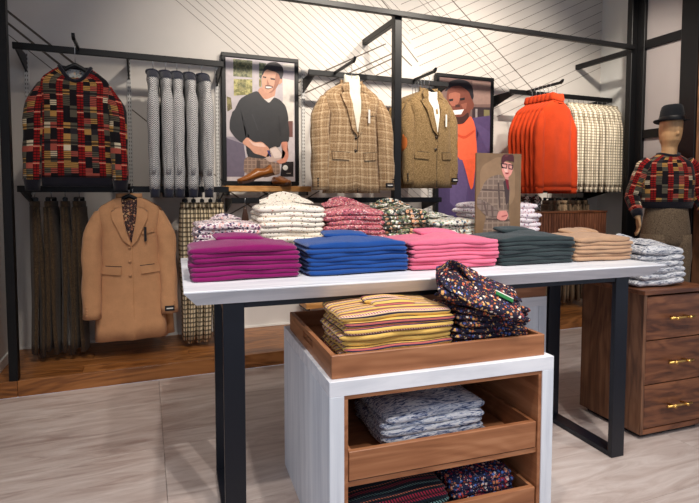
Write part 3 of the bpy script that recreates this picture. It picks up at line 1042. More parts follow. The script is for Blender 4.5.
poster((0.595, WALL_Y - 0.016, 1.325), 0.65, 1.08, PRINT_SWEATER_MAN, 'framed poster of a man in dark v-neck sweater holding a book', (196, 186, 188))
poster((2.61, WALL_Y - 0.016, 0.93), 0.665, 1.48, PRINT_CAP_MAN, 'framed poster of a smiling man in cap, orange turtleneck and purple blazer', (86, 70, 110))

# ================================================================== wall shelves
def shelf(x0, x1, z, y0, lab, th=0.045):
    s = empty('wall_shelf', (x0, y0, z), 0, lab, 'shelf', 'wooden wall shelves')
    boxobj('board', (0, x1 - x0, 0, WALL_Y - 0.016 - y0 if z > 0.8 and False else 0.20, -th, 0), MAT['shelf_wood'], s, 0.003)
    for dx in (0.03, x1 - x0 - 0.03):
        boxobj('bracket', (dx - 0.008, dx + 0.008, 0.02, WALL_Y - y0 - 0.001, -th - 0.03, -th), MAT['black'], s, 0.002)
    return s


shelf(0.585, 1.29, 1.315, 4.12, 'oak wall shelf holding the brown loafers')
shelf(1.235, 2.55, 0.33, 4.10, 'low oak wall shelf just above the plinth')

# ================================================================== display table
TA = math.radians(-2.9)
T0 = Vector((0.113, 1.799, 0))
TU = Vector((math.cos(TA), math.sin(TA), 0))
TV = Vector((-math.sin(TA), math.cos(TA), 0))
TL, TD, TH = 2.155, 0.985, 0.92


def tp(u, v, z=TH):
    p = T0 + TU * u + TV * v
    return (p.x, p.y, z)


table = empty('display_table', (T0.x, T0.y, 0), TA, 'white wooden display table on black steel loop legs', 'table')
m = MB()
i0, th = 0.042, 0.056
lo, hi = TH - th, TH
ring = lambda a, z: [(a, a, z), (TL - a, a, z), (TL - a, TD - a, z), (a, TD - a, z)]
m.loft([ring(i0, lo), ring(0.002, hi - 0.008), ring(0.0, hi - 0.006), ring(0.0, hi - 0.002), ring(0.002, hi)])
m.build('tabletop', MAT['white_wood'], table)
for u0 in (0.132, 1.915):
    leg = empty('leg_frame', (u0, 0.05, 0))
    leg.parent = table
    D = 0.47
    boxobj('front_post', (0, 0.075, 0, 0.025, 0, lo), MAT['leg_black'], leg, 0.0015)
    boxobj('rear_post', (0, 0.075, D - 0.025, D, 0, lo), MAT['leg_black'], leg, 0.0015)
    boxobj('floor_runner', (0, 0.075, 0.025, D - 0.025, 0, 0.025), MAT['leg_black'], leg, 0.0015)
    boxobj('top_runner', (0, 0.075, 0.025, D - 0.025, lo - 0.025, lo), MAT['leg_black'], leg, 0.0015)
boxobj('apron', (0.207, 1.915, 0.055, 0.075, lo - 0.022, lo), MAT['leg_black'], table, 0.0015)

# ================================================================== cabinet with pull-out trays
CA = math.radians(-3.3)
C0 = Vector((0.533, 1.52, 0))
CU = Vector((math.cos(CA), math.sin(CA), 0))
CV = Vector((-math.sin(CA), math.cos(CA), 0))
CW, CD, CH = 0.868, 0.752, 0.65


def cp(u, v, z):
    p = C0 + CU * u + CV * v
    return (p.x, p.y, z)


cab = empty('display_cabinet', (C0.x, C0.y, 0), CA, 'white waterfall cabinet with two wooden pull-out trays', 'cabinet')
s = 0.05
boxobj('side_panel', (0, s, 0, CD, 0, CH - s), MAT['white_panel'], cab, 0.0015)
boxobj('side_panel', (CW - s, CW, 0, CD, 0, CH - s), MAT['white_panel'], cab, 0.0015)
boxobj('top_panel', (0, CW, 0, CD, CH - s, CH), MAT['white_wood'], cab, 0.0015)
boxobj('back_panel', (s, CW - s, CD - 0.02, CD, 0, CH - s), MAT['tray_wood'], cab, 0.001)
boxobj('bottom_panel', (s, CW - s, 0.01, CD - 0.02, 0.0, 0.05), MAT['tray_wood'], cab, 0.001)
boxobj('liner', (s, s + 0.014, 0.004, CD - 0.02, 0.05, CH - s - 0.014), MAT['tray_wood_side'], cab, 0.001)
boxobj('liner', (CW - s - 0.014, CW - s, 0.004, CD - 0.02, 0.05, CH - s - 0.014), MAT['tray_wood_side'], cab, 0.001)
boxobj('liner', (s, CW - s, 0.004, CD - 0.02, CH - s - 0.014, CH - s), MAT['tray_wood'], cab, 0.001)
boxobj('shelf_board', (s + 0.014, CW - s - 0.014, 0.012, CD - 0.02, 0.288, 0.306), MAT['tray_wood'], cab, 0.001)
for z0, z1 in ((0.310, 0.408), (0.054, 0.158)):
    a, b = s + 0.018, CW - s - 0.018
    dr = boxobj('pull_out_tray', (a, b, 0.008, 0.028, z0, z1), MAT['tray_wood'], cab, 0.002)
    boxobj('tray_side', (a, a + 0.014, 0.028, CD - 0.04, z0, z1), MAT['tray_wood_side'], dr, 0.001)
    boxobj('tray_side', (b - 0.014, b, 0.028, CD - 0.04, z0, z1), MAT['tray_wood_side'], dr, 0.001)
    boxobj('tray_back', (a, b, CD - 0.04, CD - 0.025, z0, z1), MAT['tray_wood'], dr, 0.001)
    boxobj('tray_base', (a + 0.014, b - 0.014, 0.028, CD - 0.04, z0 + 0.004, z0 + 0.016), MAT['tray_wood'], dr, 0.001)


def wooden_tray(parent_loc, rz, w, d, h, lab):
    t = empty('wooden_tray', parent_loc, rz, lab, 'tray')
    th = 0.016
    boxobj('front_board', (0, w, 0, th, 0, h), MAT['tray_wood'], t, 0.002)
    boxobj('back_board', (0, w, d - th, d, 0, h), MAT['tray_wood'], t, 0.002)
    for x0 in (0, w - th):
        # end board with an open hand slot, built from four pieces joined in one mesh
        m = MB()
        m.box(x0, x0 + th, th, d - th, 0, h * 0.42)
        m.box(x0, x0 + th, th, d - th, h * 0.76, h)
        m.box(x0, x0 + th, th, d * 0.38, h * 0.42, h * 0.76)
        m.box(x0, x0 + th, d * 0.62, d - th, h * 0.42, h * 0.76)
        m.build('end_board', MAT['tray_wood_side'], t)
    boxobj('base_board', (th, w - th, th, d - th, 0.002, 0.012), MAT['tray_wood'], t, 0.001)
    return t


wooden_tray(cp(0.014, 0.022, CH), CA, 0.828, 0.66, 0.078, 'wooden tray with hand slots on top of the white cabinet')

# second white cabinet behind, under the table
ped = empty('rear_cabinet', tp(1.0, 0.505, 0), TA, 'plain white cabinet standing behind under the display table', 'cabinet')
boxobj('side_panel', (0, 0.05, 0, 0.45, 0, 0.64), MAT['white_panel'], ped, 0.0015)
boxobj('side_panel', (0.855, 0.905, 0, 0.45, 0, 0.64), MAT['white_panel'], ped, 0.0015)
boxobj('top_panel', (0, 0.905, 0, 0.45, 0.64, 0.69), MAT['white_wood'], ped, 0.0015)
boxobj('back_panel', (0.05, 0.855, 0.005, 0.025, 0, 0.64), MAT['white_panel'], ped, 0.001)
wooden_tray(tp(1.006, 0.508, 0.69), TA, 0.893, 0.44, 0.078, 'wooden tray on the rear white cabinet under the tabletop')

# ================================================================== walnut chest of drawers
ch = empty('drawer_chest', (2.312, 1.83, 0), math.radians(-2.4), 'walnut chest of three drawers with brass bar handles', 'chest')
W, D, Hh = 0.46, 0.41, 0.765
t = 0.02
boxobj('side_panel', (0, t, 0.0, D, 0.025, Hh - 0.022), MAT['walnut_side'], ch, 0.0015)
boxobj('side_panel', (W - t, W, 0.0, D, 0.025, Hh - 0.022), MAT['walnut_side'], ch, 0.0015)
boxobj('top_panel', (-0.004, W + 0.004, -0.006, D, Hh - 0.022, Hh), MAT['walnut'], ch, 0.002)
boxobj('back_panel', (t, W - t, D - 0.012, D, 0.025, Hh - 0.022), MAT['walnut_side'], ch, 0.001)
boxobj('bottom_panel', (t, W - t, 0.0, D - 0.012, 0.025, 0.05), MAT['walnut'], ch, 0.001)
boxobj('plinth', (0.03, W - 0.03, 0.03, D - 0.03, 0, 0.025), MAT['black'], ch, 0.001)
z = 0.055
for k in range(3):
    hh = 0.222
    d = empty('drawer', (W / 2, 0, z + hh / 2))
    d.parent = ch
    boxobj('drawer_front', (-W / 2 + t + 0.003, W / 2 - t - 0.003, 0.002, 0.022, -hh / 2, hh / 2), MAT['walnut'], d, 0.0015)
    hm = MB()
    zz = 0.0
    hm.tube([(-0.085, -0.030, zz), (0.085, -0.030, zz)], 0.0065, 10)
    for dx in (-0.045, 0.045):
        hm.tube([(dx, 0.002, zz), (dx, -0.032, zz)], 0.005, 8)
        hm.tube([(dx, -0.014, zz), (dx, -0.046, zz)], 0.0075, 8)
    hm.build('handle', MAT['brass'], d, True)
    z += hh + 0.006

# ================================================================== fluted wall unit
fl = empty('fluted_drawer_unit', (3.06, 3.67, 0.765), 0, 'wall-hung drawer unit with fluted walnut front', 'drawer unit')
FW, FD, FH = 1.04, 0.13, 0.31
boxobj('carcass', (0, FW, 0.014, FD, 0, FH), MAT['walnut_slat'], fl, 0.002)
boxobj('top_board', (-0.005, FW + 0.005, -0.004, FD, FH, FH + 0.018), MAT['walnut'], fl, 0.002)
boxobj('bracket', (0.12, 0.15, FD, WALL_Y - 3.671, 0.1, 0.16), MAT['black'], fl, 0.001)
boxobj('bracket', (FW - 0.15, FW - 0.12, FD, WALL_Y - 3.671, 0.1, 0.16), MAT['black'], fl, 0.001)
slat_me = MB().box(-0.0125, 0.0125, 0, 0.014, 0, FH - 0.003, bev=0.004).mesh('slat', MAT['walnut_slat'])
ns = 34
for k in range(ns):
    link('slat', slat_me, fl, ((k + 0.5) * FW / ns, 0.0, 0.0015))

# ================================================================== folded clothes
def folded_mesh(w, d, h, seed, mat, dome=0.0, slope=0.0, nx=18, taper=0.0, puff=1.0, wave=None):
    """one folded garment: a soft slab, front edge towards -y, base at z = 0"""
    rnd = random.Random(seed)
    ph = [rnd.uniform(0, 6.28) for _ in range(8)]
    if wave is not None:
        # garments of one pile settle into the same waves
        wr = random.Random(wave)
        ph[2], ph[3], ph[4] = [wr.uniform(0, 6.28) for _ in range(3)]
    r = h / 2
    prof = []
    nt, na = 7, 6
    yf, yb = -d / 2 + r, d / 2 - r
    for i in range(na + 1):
        a = -PI / 2 - PI * i / na
        prof.append((yf + r * math.cos(a), r * math.sin(a), 1))
    for i in range(1, nt):
        prof.append((yf + (yb - yf) * i / nt, r, 0))
    for i in range(na + 1):
        a = PI / 2 - PI * i / na
        prof.append((yb + r * math.cos(a), r * math.sin(a), 1))
    for i in range(1, nt):
        prof.append((yb + (yf - yb) * i / nt, -r, 0))
    rings = []
    er = min(h * 0.7, w * 0.1)
    for k in range(nx + 1):
        t = k / nx
        # denser sampling near the ends
        s = 0.5 - 0.5 * math.cos(PI * t)
        x = -w / 2 + w * (0.35 * t + 0.65 * s)
        e = max(0.0, abs(x) - (w / 2 - er)) / er
        sq = math.sqrt(max(0.0, 1 - e * e)) * 0.8 + 0.2 * (1 - e)
        ring = []
        for (yy, zz, edge) in prof:
            px = x + 0.004 * math.sin(yy * 26 + ph[5]) * (1 if abs(x) > w * 0.4 else 0.3)
            fy = yy * (1 - 0.10 * e) * (1 - taper * (x / w + 0.5))
            fy += (0.006 * math.sin(x * 11 + ph[0]) + 0.003 * math.sin(x * 31 + ph[1])) * (1 if yy < 0 else 0.5)
            fz = zz * max(0.25, sq)
            wob = 0.10 * h * math.sin(x * 13 + ph[2]) + 0.07 * h * math.sin(x * 29 + yy * 17 + ph[3])
            fz += wob
            fz += 0.06 * h * math.sin(yy * 40 + ph[4])
            if zz > 0:
                q = max(0.0, 1 - (2 * x / w) ** 2) * max(0.0, 1 - (1.6 * yy / d) ** 2)
                fz += dome * q
                fz += dome * 0.25 * q * math.sin(x * 24 + yy * 30 + ph[6])
            fz += slope * (x / w)
            ring.append((px, fy, fz + r))
        rings.append(ring)
    mb = MB()
    mb.loft(rings)
    return mb.mesh('folded_cloth', mat, True)


def ordinal(k, n):
    names = ['topmost', 'second from the top', 'third from the top', 'fourth from the top', 'fifth from the top', 'sixth from the top', 'seventh from the top', 'eighth from the top', 'ninth from the top', 'tenth from the top', 'eleventh from the top']
    return 'lowest' if k == n - 1 else names[k]


def collar_band(parent, mat, w, z, y, rz=0.0, d=0.05, x=0.0):
    """folded-over knit neck lying on the top sweater"""
    me = folded_mesh(w, d, 0.018, 7, mat, 0.006)
    o = link('collar', me, parent, (x, y, z), (math.radians(11), 0.03, rz))
    return o


def shirt_collar(parent, mat, z, y, x=0.0, rz=0.0, sc=1.0, tilt=0.0):
    """pressed shirt collar: a low stand at the back of the neck and two pointed leaves lying forward"""
    m = MB()
    n = 13
    rings = []
    for i in range(n):
        a = -0.55 * PI + 1.1 * PI * i / (n - 1)     # 0 is the back of the neck
        sx, cy = math.sin(a), math.cos(a)
        f = abs(2.0 * i / (n - 1) - 1)
        hg = (0.036 - 0.018 * f) * sc
        r0, r1 = 0.052 * sc, (0.066 + 0.014 * f) * sc
        rings.append([(sx * r0, cy * r0 * 0.8, 0.0), (sx * (r0 + 0.004), cy * (r0 + 0.004) * 0.8, hg), (sx * (r0 + 0.009), cy * (r0 + 0.009) * 0.8, hg + 0.002), (sx * r1, cy * r1 * 0.85, 0.002), (sx * (r1 - 0.004), cy * (r1 - 0.004) * 0.85, 0.0)])
    m.loft(rings)
    for s_ in (-1, 1):
        top = [(0.050, 0.010, 0.020), (0.086, 0.016, 0.008), (0.092, -0.052, 0.004), (0.040, -0.066, 0.008), (0.006, -0.030, 0.014), (0.030, -0.006, 0.020)]
        a = [(s_ * p * sc, q * sc, r * sc + 0.004) for p, q, r in top]
        b = [(p, q, r - 0.004) for p, q, r in a]
        k = len(a)
        m.add(a + b, [tuple(range(k))] + [tuple(range(2 * k - 1, k - 1, -1))] + [(i, k + i, k + (i + 1) % k, (i + 1) % k) for i in range(k)])
    return m.build('collar', mat, parent, False, loc=(x, y, z), rot=(tilt, 0, rz))


def stack(name, base, rz, n, w, d, h, mat, desc, cat, group, seed, dome=0.012, topper=None, jit=0.004, ang=1.5, slope=0.0, press=0.93):
    """n separate folded garments, the first built is the lowest"""
    rnd = random.Random(seed)
    objs = []
    h *= press
    lift = 0.0
    for k in range(n):
        last = k == n - 1
        lean = slope * k / max(1, n - 1)
        me = folded_mesh(w + rnd.uniform(-0.008, 0.008), d + rnd.uniform(-0.008, 0.008), h, seed * 31 + k, mat, dome if last else 0.0, lean, wave=seed)
        if k == 0:
            lift = -min(v.co.z for v in me.vertices) + 0.0008
        off = Matrix.Rotation(rz, 3, 'Z') @ Vector((rnd.uniform(-jit, jit), rnd.uniform(-jit, jit), 0))
        o = empty(name, (base[0] + off.x, base[1] + off.y, base[2] + lift + k * h), rz + math.radians(rnd.uniform(-ang, ang)))
        b = link('body', me, o)
        tag(o, '%s, %s of its stack' % (desc, ordinal(n - 1 - k, n)), cat, group)
        objs.append(o)
        if last and topper:
            topper(o, h + dome * 0.6)
    return objs


def knit_top(mat, rz=0.05, w=0.16, x=0.0, y=0.05):
    return lambda o, z: collar_band(o, mat, w, z + 0.004, y, rz, 0.085, x)


SD = 0.31
for desc, mat, u0, u1, sd, rzc in (('magenta folded knit sweater', 'magenta', 0.025, 0.445, 1, 0.10), ('royal blue folded knit sweater', 'blue', 0.478, 0.918, 2, -0.12),
                                   ('rose pink folded knit sweater', 'pink', 0.930, 1.372, 3, 0.03), ('dark bottle green folded knit sweater', 'green', 1.383, 1.800, 4, 0.0)):
    stack('folded_sweater', tp((u0 + u1) / 2, 0.185 + SD / 2), TA, 7, u1 - u0, SD, 0.0185, MAT[mat], desc, 'sweater', desc + 's on the table', sd,
          0.022, knit_top(MAT[mat], rzc, 0.20, -0.01, 0.03))


def tan_top(o, z):
    collar_band(o, MAT['tan'], 0.17, z - 0.002, 0.03, 0.25, 0.09, -0.03)
    link('fold', folded_mesh(0.12, 0.07, 0.022, 99, MAT['tan'], 0.006), o, (0.05, 0.05, z - 0.006), (0.05, 0.1, -0.5))


stack('folded_sweater', tp(1.985, 0.185 + SD / 2), TA, 6, 0.35, SD, 0.0195, MAT['tan'], 'camel folded knit sweater', 'sweater', 'camel folded sweaters on the table', 5, 0.022, tan_top)


def shirt_top(mat, card=None, sc=1.0, rz=0.0, tilt=0.0, y=0.07, x=0.0, cx=0.02):
    def f(o, z):
        shirt_collar(o, mat, z + 0.004, y, x, rz, sc, tilt * 0.3)
        pk = MB()
        pk.loft([[(x - 0.014, yy, z + 0.0), (x + 0.014, yy, z + 0.0), (x + 0.014, yy, z + 0.003 - 0.012 * i / 4.0), (x - 0.014, yy, z + 0.003 - 0.012 * i / 4.0)] for i, yy in
                 enumerate([y - 0.05 - (y + 0.08) * j / 4.0 for j in range(5)])])
        pk.build('placket', mat, o, True)
        if card:
            MB().box(-0.03, 0.03, -0.012, 0.012, 0, 0.003).build('card', card, o, loc=(x + cx, y - 0.09, z + 0.002), rot=(0.1, 0.0, 0.5))
    return f


# second row of printed shirts at the back of the table
R2 = 0.79
stack('folded_shirt', tp(0.205, R2 - 0.04), TA, 8, 0.30, 0.30, 0.025, MAT['lilac_print'], 'white and lilac printed folded shirt', 'shirt', 'white and lilac printed shirts', 11, 0.014, shirt_top(MAT['lilac_print'], MAT['tag_white'], 0.8, 0.1), 0.008, 4)
stack('folded_shirt', tp(0.515, R2), TA, 11, 0.335, 0.32, 0.0255, MAT['cream_floral'], 'cream floral folded shirt', 'shirt', 'cream floral folded shirts', 12, 0.02, shirt_top(MAT['cream_floral'], MAT['tag_green'], 1.5, 0.0, 0.30), 0.008, 4)
stack('folded_shirt', tp(0.84, R2), TA, 10, 0.32, 0.32, 0.026, MAT['pink_print'], 'pink print folded shirt', 'shirt', 'pink print folded shirts', 13, 0.02, shirt_top(MAT['pink_print'], MAT['tag_green'], 1.4, 0.0, 0.25), 0.008, 4)
stack('folded_shirt', tp(1.13, R2 + 0.02), TA, 10, 0.29, 0.30, 0.0255, MAT['camo_print'], 'dark botanical print folded shirt', 'shirt', 'botanical print folded shirts', 14, 0.016, shirt_top(MAT['camo_print'], None, 1.3, -0.15, 0.25), 0.01, 5)
stack('folded_shirt', tp(1.43, R2 - 0.0), TA, 8, 0.30, 0.30, 0.024, MAT['soft_floral'], 'pale garden print folded shirt', 'shirt', 'pale garden print folded shirts', 15, 0.012, shirt_top(MAT['soft_floral'], None, 0.9, 0.2), 0.012, 6)
stack('folded_shirt', tp(1.80, 0.83), TA, 10, 0.44, 0.24, 0.029, MAT['white_spot'], 'white spotted folded shirt behind the portrait board', 'shirt', 'white spotted shirts behind the board', 16, 0.01, None, 0.022, 7)

# portrait board standing on the table
bd = empty('portrait_board', tp(1.504, 0.60), TA, 'freestanding brown portrait board of a man in glasses and checked jacket', 'sign')
boxobj('panel', (0, 0.285, -0.006, 0.006, 0, 0.55), ink((128, 100, 72)), bd, 0.001)
print_sheet('print', PRINT_GLASSES_MAN, bd, -0.0062)
sup = MB()
sup.loft([[(0.10, 0.006, 0.0), (0.18, 0.006, 0.0), (0.18, 0.006, 0.30), (0.10, 0.006, 0.30)], [(0.10, 0.06, 0.0), (0.18, 0.06, 0.0), (0.18, 0.01, 0.30), (0.10, 0.01, 0.30)]])
sup.build('easel_back', MAT['black'], bd)

# tray contents
def stripe_top(o, z):
    collar_band(o, MAT['yellow_stripe'], 0.17, z - 0.004, -0.03, 0.06, 0.10, 0.01)
    collar_band(o, MAT['yellow_stripe'], 0.15, z + 0.004, -0.01, -0.02, 0.05, -0.02)


stack('striped_sweater', cp(0.285, 0.215, CH + 0.013), CA, 8, 0.425, 0.28, 0.0232, MAT['yellow_stripe'], 'yellow striped folded sweater', 'sweater', 'yellow striped sweaters in the wooden tray', 21, 0.012, stripe_top, 0.006, 2)
fl_objs = stack('floral_shirt', cp(0.655, 0.165, CH + 0.013), CA, 8, 0.315, 0.20, 0.0235, MAT['dark_floral'], 'dark floral folded shirt', 'shirt', 'dark floral shirts in the wooden tray', 22, 0.01, None, 0.010, 3, -0.05)
# the top shirt tips up towards its collar
tip = empty('floral_shirt', cp(0.615, 0.125, 0.872), CA - 0.30, 'dark floral folded shirt tilted up on its stack with a green card', 'shirt', 'dark floral shirts in the wooden tray')
tb = link('body', folded_mesh(0.33, 0.21, 0.028, 222, MAT['dark_floral'], 0.010, 0.0), tip, (0, 0, 0), (0.42, 0.30, 0))
shirt_collar(tb, MAT['dark_floral'], 0.034, 0.0, -0.095, PI / 2 - 0.2, 1.35, 0.10)
MB().box(-0.11, 0.13, -0.012, 0.012, 0, 0.003).build('placket', MAT['dark_floral'], tb, loc=(0.03, -0.004, 0.0375), rot=(0, 0.03, 0))
MB().box(-0.034, 0.034, -0.012, 0.012, 0, 0.003).build('card', MAT['tag_green'], tb, loc=(0.085, -0.03, 0.041), rot=(0, 0.05, -0.25))
MB().box(-0.034, 0.034, -0.0035, 0.0035, 0, 0.003).build('card_edge', MAT['tag_white'], tb, loc=(0.088, -0.0145, 0.041), rot=(0, 0.05, -0.25))

stack('streaked_shirt', cp(0.44, 0.27, 0.328), CA, 5, 0.42, 0.33, 0.027, MAT['blue_streak'], 'blue and white streaked folded shirt', 'shirt', 'blue streaked shirts in the pull-out tray', 23, 0.03, None, 0.008, 4)
stack('dark_striped_sweater', cp(0.275, 0.19, 0.072), CA, 5, 0.38, 0.28, 0.025, MAT['dark_stripe'], 'dark ribbed striped folded sweater', 'sweater', 'dark striped sweaters in the bottom pull-out tray', 24, 0.01, None, 0.006, 3)
stack('paisley_shirt', cp(0.62, 0.19, 0.072), CA, 5, 0.27, 0.26, 0.027, MAT['navy_floral'], 'navy paisley folded shirt', 'shirt', 'navy paisley shirts in the bottom pull-out tray', 25, 0.012, shirt_top(MAT['navy_floral'], None, 0.8), 0.008, 4)


# shirts on the chest of drawers
def chest_top(o, z):
    b = link('navy_lining', folded_mesh(0.12, 0.07, 0.008, 301, MAT['navy_cloth']), o, (-0.06, -0.08, z - 0.012), (0.12, 0.1, 0.35))
    shirt_collar(o, MAT['grey_streak'], z - 0.005, 0.05, -0.05, 0.1, 1.1, 0.2)


stack('flecked_shirt', (2.515, 2.02, 0.766), math.radians(-2.4), 6, 0.33, 0.30, 0.034, MAT['grey_streak'], 'grey and white flecked folded shirt', 'shirt', 'flecked shirts on the walnut chest', 31, 0.035, chest_top, 0.006, 3, -0.02)

# ================================================================== hanging clothes
def lerp_table(tab, z):
    """tab: list of (z, value) with z falling"""
    if z >= tab[0][0]:
        return tab[0][1]
    for (z0, a), (z1, b) in zip(tab[:-1], tab[1:]):
        if z >= z1:
            t = (z0 - z) / (z0 - z1)
            return a + (b - a) * t
    return tab[-1][1]


class Top:
    """shape of one hanging top: widths and depths by height below the neck"""

    def __init__(self, sw=0.20, cw=0.235, hw=0.235, L=0.66, d=0.055, nw=0.08, sdrop=0.065, dip=0.05, n=2.8, seed=0, fold=0.006, cut=0.0):
        self.__dict__.update(locals())
        self.wt = [(0, nw), (-sdrop * 0.35, nw + (sw - nw) * 0.42), (-sdrop * 0.75, nw + (sw - nw) * 0.82), (-sdrop, sw * 0.97), (-sdrop - 0.03, sw), (-0.24, cw), (-L * 0.65, (cw + hw) / 2), (-L, hw)]
        self.dt = [(0, 0.040), (-sdrop, 0.042), (-0.16, d * 0.95), (-0.26, d), (-L, d * 0.92)]
        r = random.Random(seed)
        self.ph = [r.uniform(0, 6.28) for _ in range(5)]

    def w(self, z):
        return lerp_table(self.wt, z)

    def dd(self, z):
        return lerp_table(self.dt, z)

    def disp(self, x, z):
        g = min(1.0, max(0.0, (-z - 0.12) / 0.3))
        return self.fold * g * (math.sin(x * 26 + self.ph[0] + z * 3) + 0.6 * math.sin(x * 36 + self.ph[1] - z * 5)) + 0.5 * self.fold * math.sin(z * 17 + self.ph[2] + x * 9) * g

    def front(self, x, z):
        w, d = self.w(z), self.dd(z)
        t = min(0.985, abs(x) / w)
        return -d * (1 - t ** self.n) ** (1 / self.n) + self.disp(x, z)

    def ring(self, z, grow=0.0, n=44):
        w, d = self.w(z) + grow, self.dd(z) + grow
        out = []
        for i in range(n):
            a = 2 * PI * i / n
            c, s_ = math.cos(a), math.sin(a)
            x = w * math.copysign(abs(c) ** (2 / self.n), c)
            y = d * math.copysign(abs(s_) ** (2 / self.n), s_)
            zz = z
            if y < 0:
                zz -= self.dip * math.exp(z / 0.04) * (1 - min(1, abs(x) / (w + 1e-6)) ** 2)
                if self.cut:
                    zz += self.cut * max(0.0, (-z / self.L - 0.6) / 0.4) ** 2 * math.exp(-(x / 0.05) ** 2)
            y += self.disp(x, z)
            out.append((x, y, zz))
        return out

    def body(self, z_end=None):
        zs = [0, -self.sdrop * 0.35, -self.sdrop * 0.75, -self.sdrop, -self.sdrop - 0.03, -0.14, -0.19, -0.24]
        ze = -(z_end or self.L)
        k = 9
        zs += [-0.24 + (ze + 0.24) * (i + 1) / k for i in range(k)]
        m = MB()
        m.loft([self.ring(z) for z in zs], False, True)
        return m

    inset = 0.028
    pw = 2.2
    flat = 0.8

    def sleeve_path(self, s, L, flare, fwd, bend=0.0):
        pts = []
        for i in range(9):
            t = i / 8
            z = -self.sdrop - 0.012 - L * t
            x = s * (self.sw - self.inset + flare * (1 - (1 - t) ** self.pw) + 0.012 * math.sin(PI * min(1, t * 2)))
            y = -fwd * t ** 1.5 - bend * math.sin(PI * t)
            pts.append((x, y, z))
        return pts

    def sleeve(self, s, L=0.56, r0=0.062, r1=0.042, flare=0.055, fwd=0.02, flat=0.8, bend=0.0, seed=0, n=18):
        rnd = random.Random(seed)
        ph = rnd.uniform(0, 6)
        rings = []
        pts = self.sleeve_path(s, L, flare, fwd, bend)
        fine = []
        for a, b in zip(pts[:-1], pts[1:]):
            fine += [a, tuple((p + q) / 2 for p, q in zip(a, b))]
        fine.append(pts[-1])
        m = len(fine) - 1
        for k, (x, y, z) in enumerate(fine):
            t = k / m
            r = r0 + (r1 - r0) * t
            r *= min(1.0, 0.35 + 3.6 * t) if t < 0.2 else 1.0
            ring = []
            for i in range(n):
                a = 2 * PI * i / n
                q = r * (1 + 0.05 * math.sin(5 * a + ph + 7 * t) + 0.05 * math.sin(3 * a - 19 * t + ph))
                tilt = -s * 0.25 * math.cos(a) * (1 - t) * r
                ring.append((x + q * math.cos(a), y + q * flat * math.sin(a), z + tilt * s * s))
            rings.append(ring)
        mb = MB()
        mb.loft(rings)
        return mb, fine[-1], r1

    def patch(self, pts, off=0.004, cuts=2):
        bm = bmesh.new()
        vs = [bm.verts.new((x, 0, z)) for x, z in pts]
        bm.faces.new(vs)
        bmesh.ops.triangulate(bm, faces=bm.faces[:])
        bmesh.ops.subdivide_edges(bm, edges=bm.edges[:], cuts=cuts, use_grid_fill=True)
        bmesh.ops.triangulate(bm, faces=[f for f in bm.faces if len(f.verts) > 4])
        for v in bm.verts:
            v.co.y = self.front(v.co.x, v.co.z) - off
        bm.verts.index_update()
        mb = MB()
        verts = [v.co.copy() for v in bm.verts]
        faces = [[v.index for v in f.verts] for f in bm.faces]
        mb.add(verts, faces, [[(verts[i].x, -verts[i].z) for i in f] for f in faces])
        for e in bm.edges:
            if len(e.link_faces) == 1:
                a, b = e.verts[0].co, e.verts[1].co
                q = [a, b, b + Vector((0, off + 0.003, 0)), a + Vector((0, off + 0.003, 0))]
                mb.add(q, [(0, 1, 2, 3)], [[(p.x, -p.z) for p in q]])
        bm.free()
        return mb


def hanger(parent, sw, drop, mat=None, z_neck=0.0):
    """black moulded hanger with a wire hook; z=0 at the rail"""
    m = MB()
    m.tube([(-sw + 0.05, 0, z_neck - 0.085), (-sw * 0.5, 0, z_neck - 0.05), (-0.04, 0, z_neck - 0.005), (0, 0, z_neck + 0.015), (0.04, 0, z_neck - 0.005), (sw * 0.5, 0, z_neck - 0.05), (sw - 0.05, 0, z_neck - 0.085)], [0.010, 0.011, 0.014, 0.016, 0.014, 0.011, 0.010], 8)
    o = m.build('hanger', MAT['black'], parent, True)
    h = MB()
    pts = [(0, 0, z_neck + 0.015), (0, 0, -0.045)]
    for i in range(9):
        a = -0.5 * PI - PI * 0.15 + PI * 1.15 * i / 8
        pts.append((0.021 * math.sin(a + PI * 0.5 + PI), 0, -0.018 + 0.021 * math.cos(a + PI * 0.5 + PI) * -1))
    h = MB()
    hk = [(0, 0, z_neck + 0.015), (0, 0, -0.05)]
    for i in range(9):
        a = -PI / 2 + i * (PI * 1.15) / 8
        hk.append((0.0 + 0.020 * math.cos(a + PI) * -1 - 0.0, 0, -0.018 + 0.020 * math.sin(a)))
    h.tube([(p[1], p[0], p[2]) for p in hk], 0.0024, 6)
    h.build('hook', MAT['chrome'], o, True)
    return o


def neck_ring(T, mb, r=0.011, z=0.0, grow=0.002):
    pts = T.ring(z, grow, 28)
    pts.append(pts[0])
    mb.tube(pts, r, 8, cap=False)
    return mb


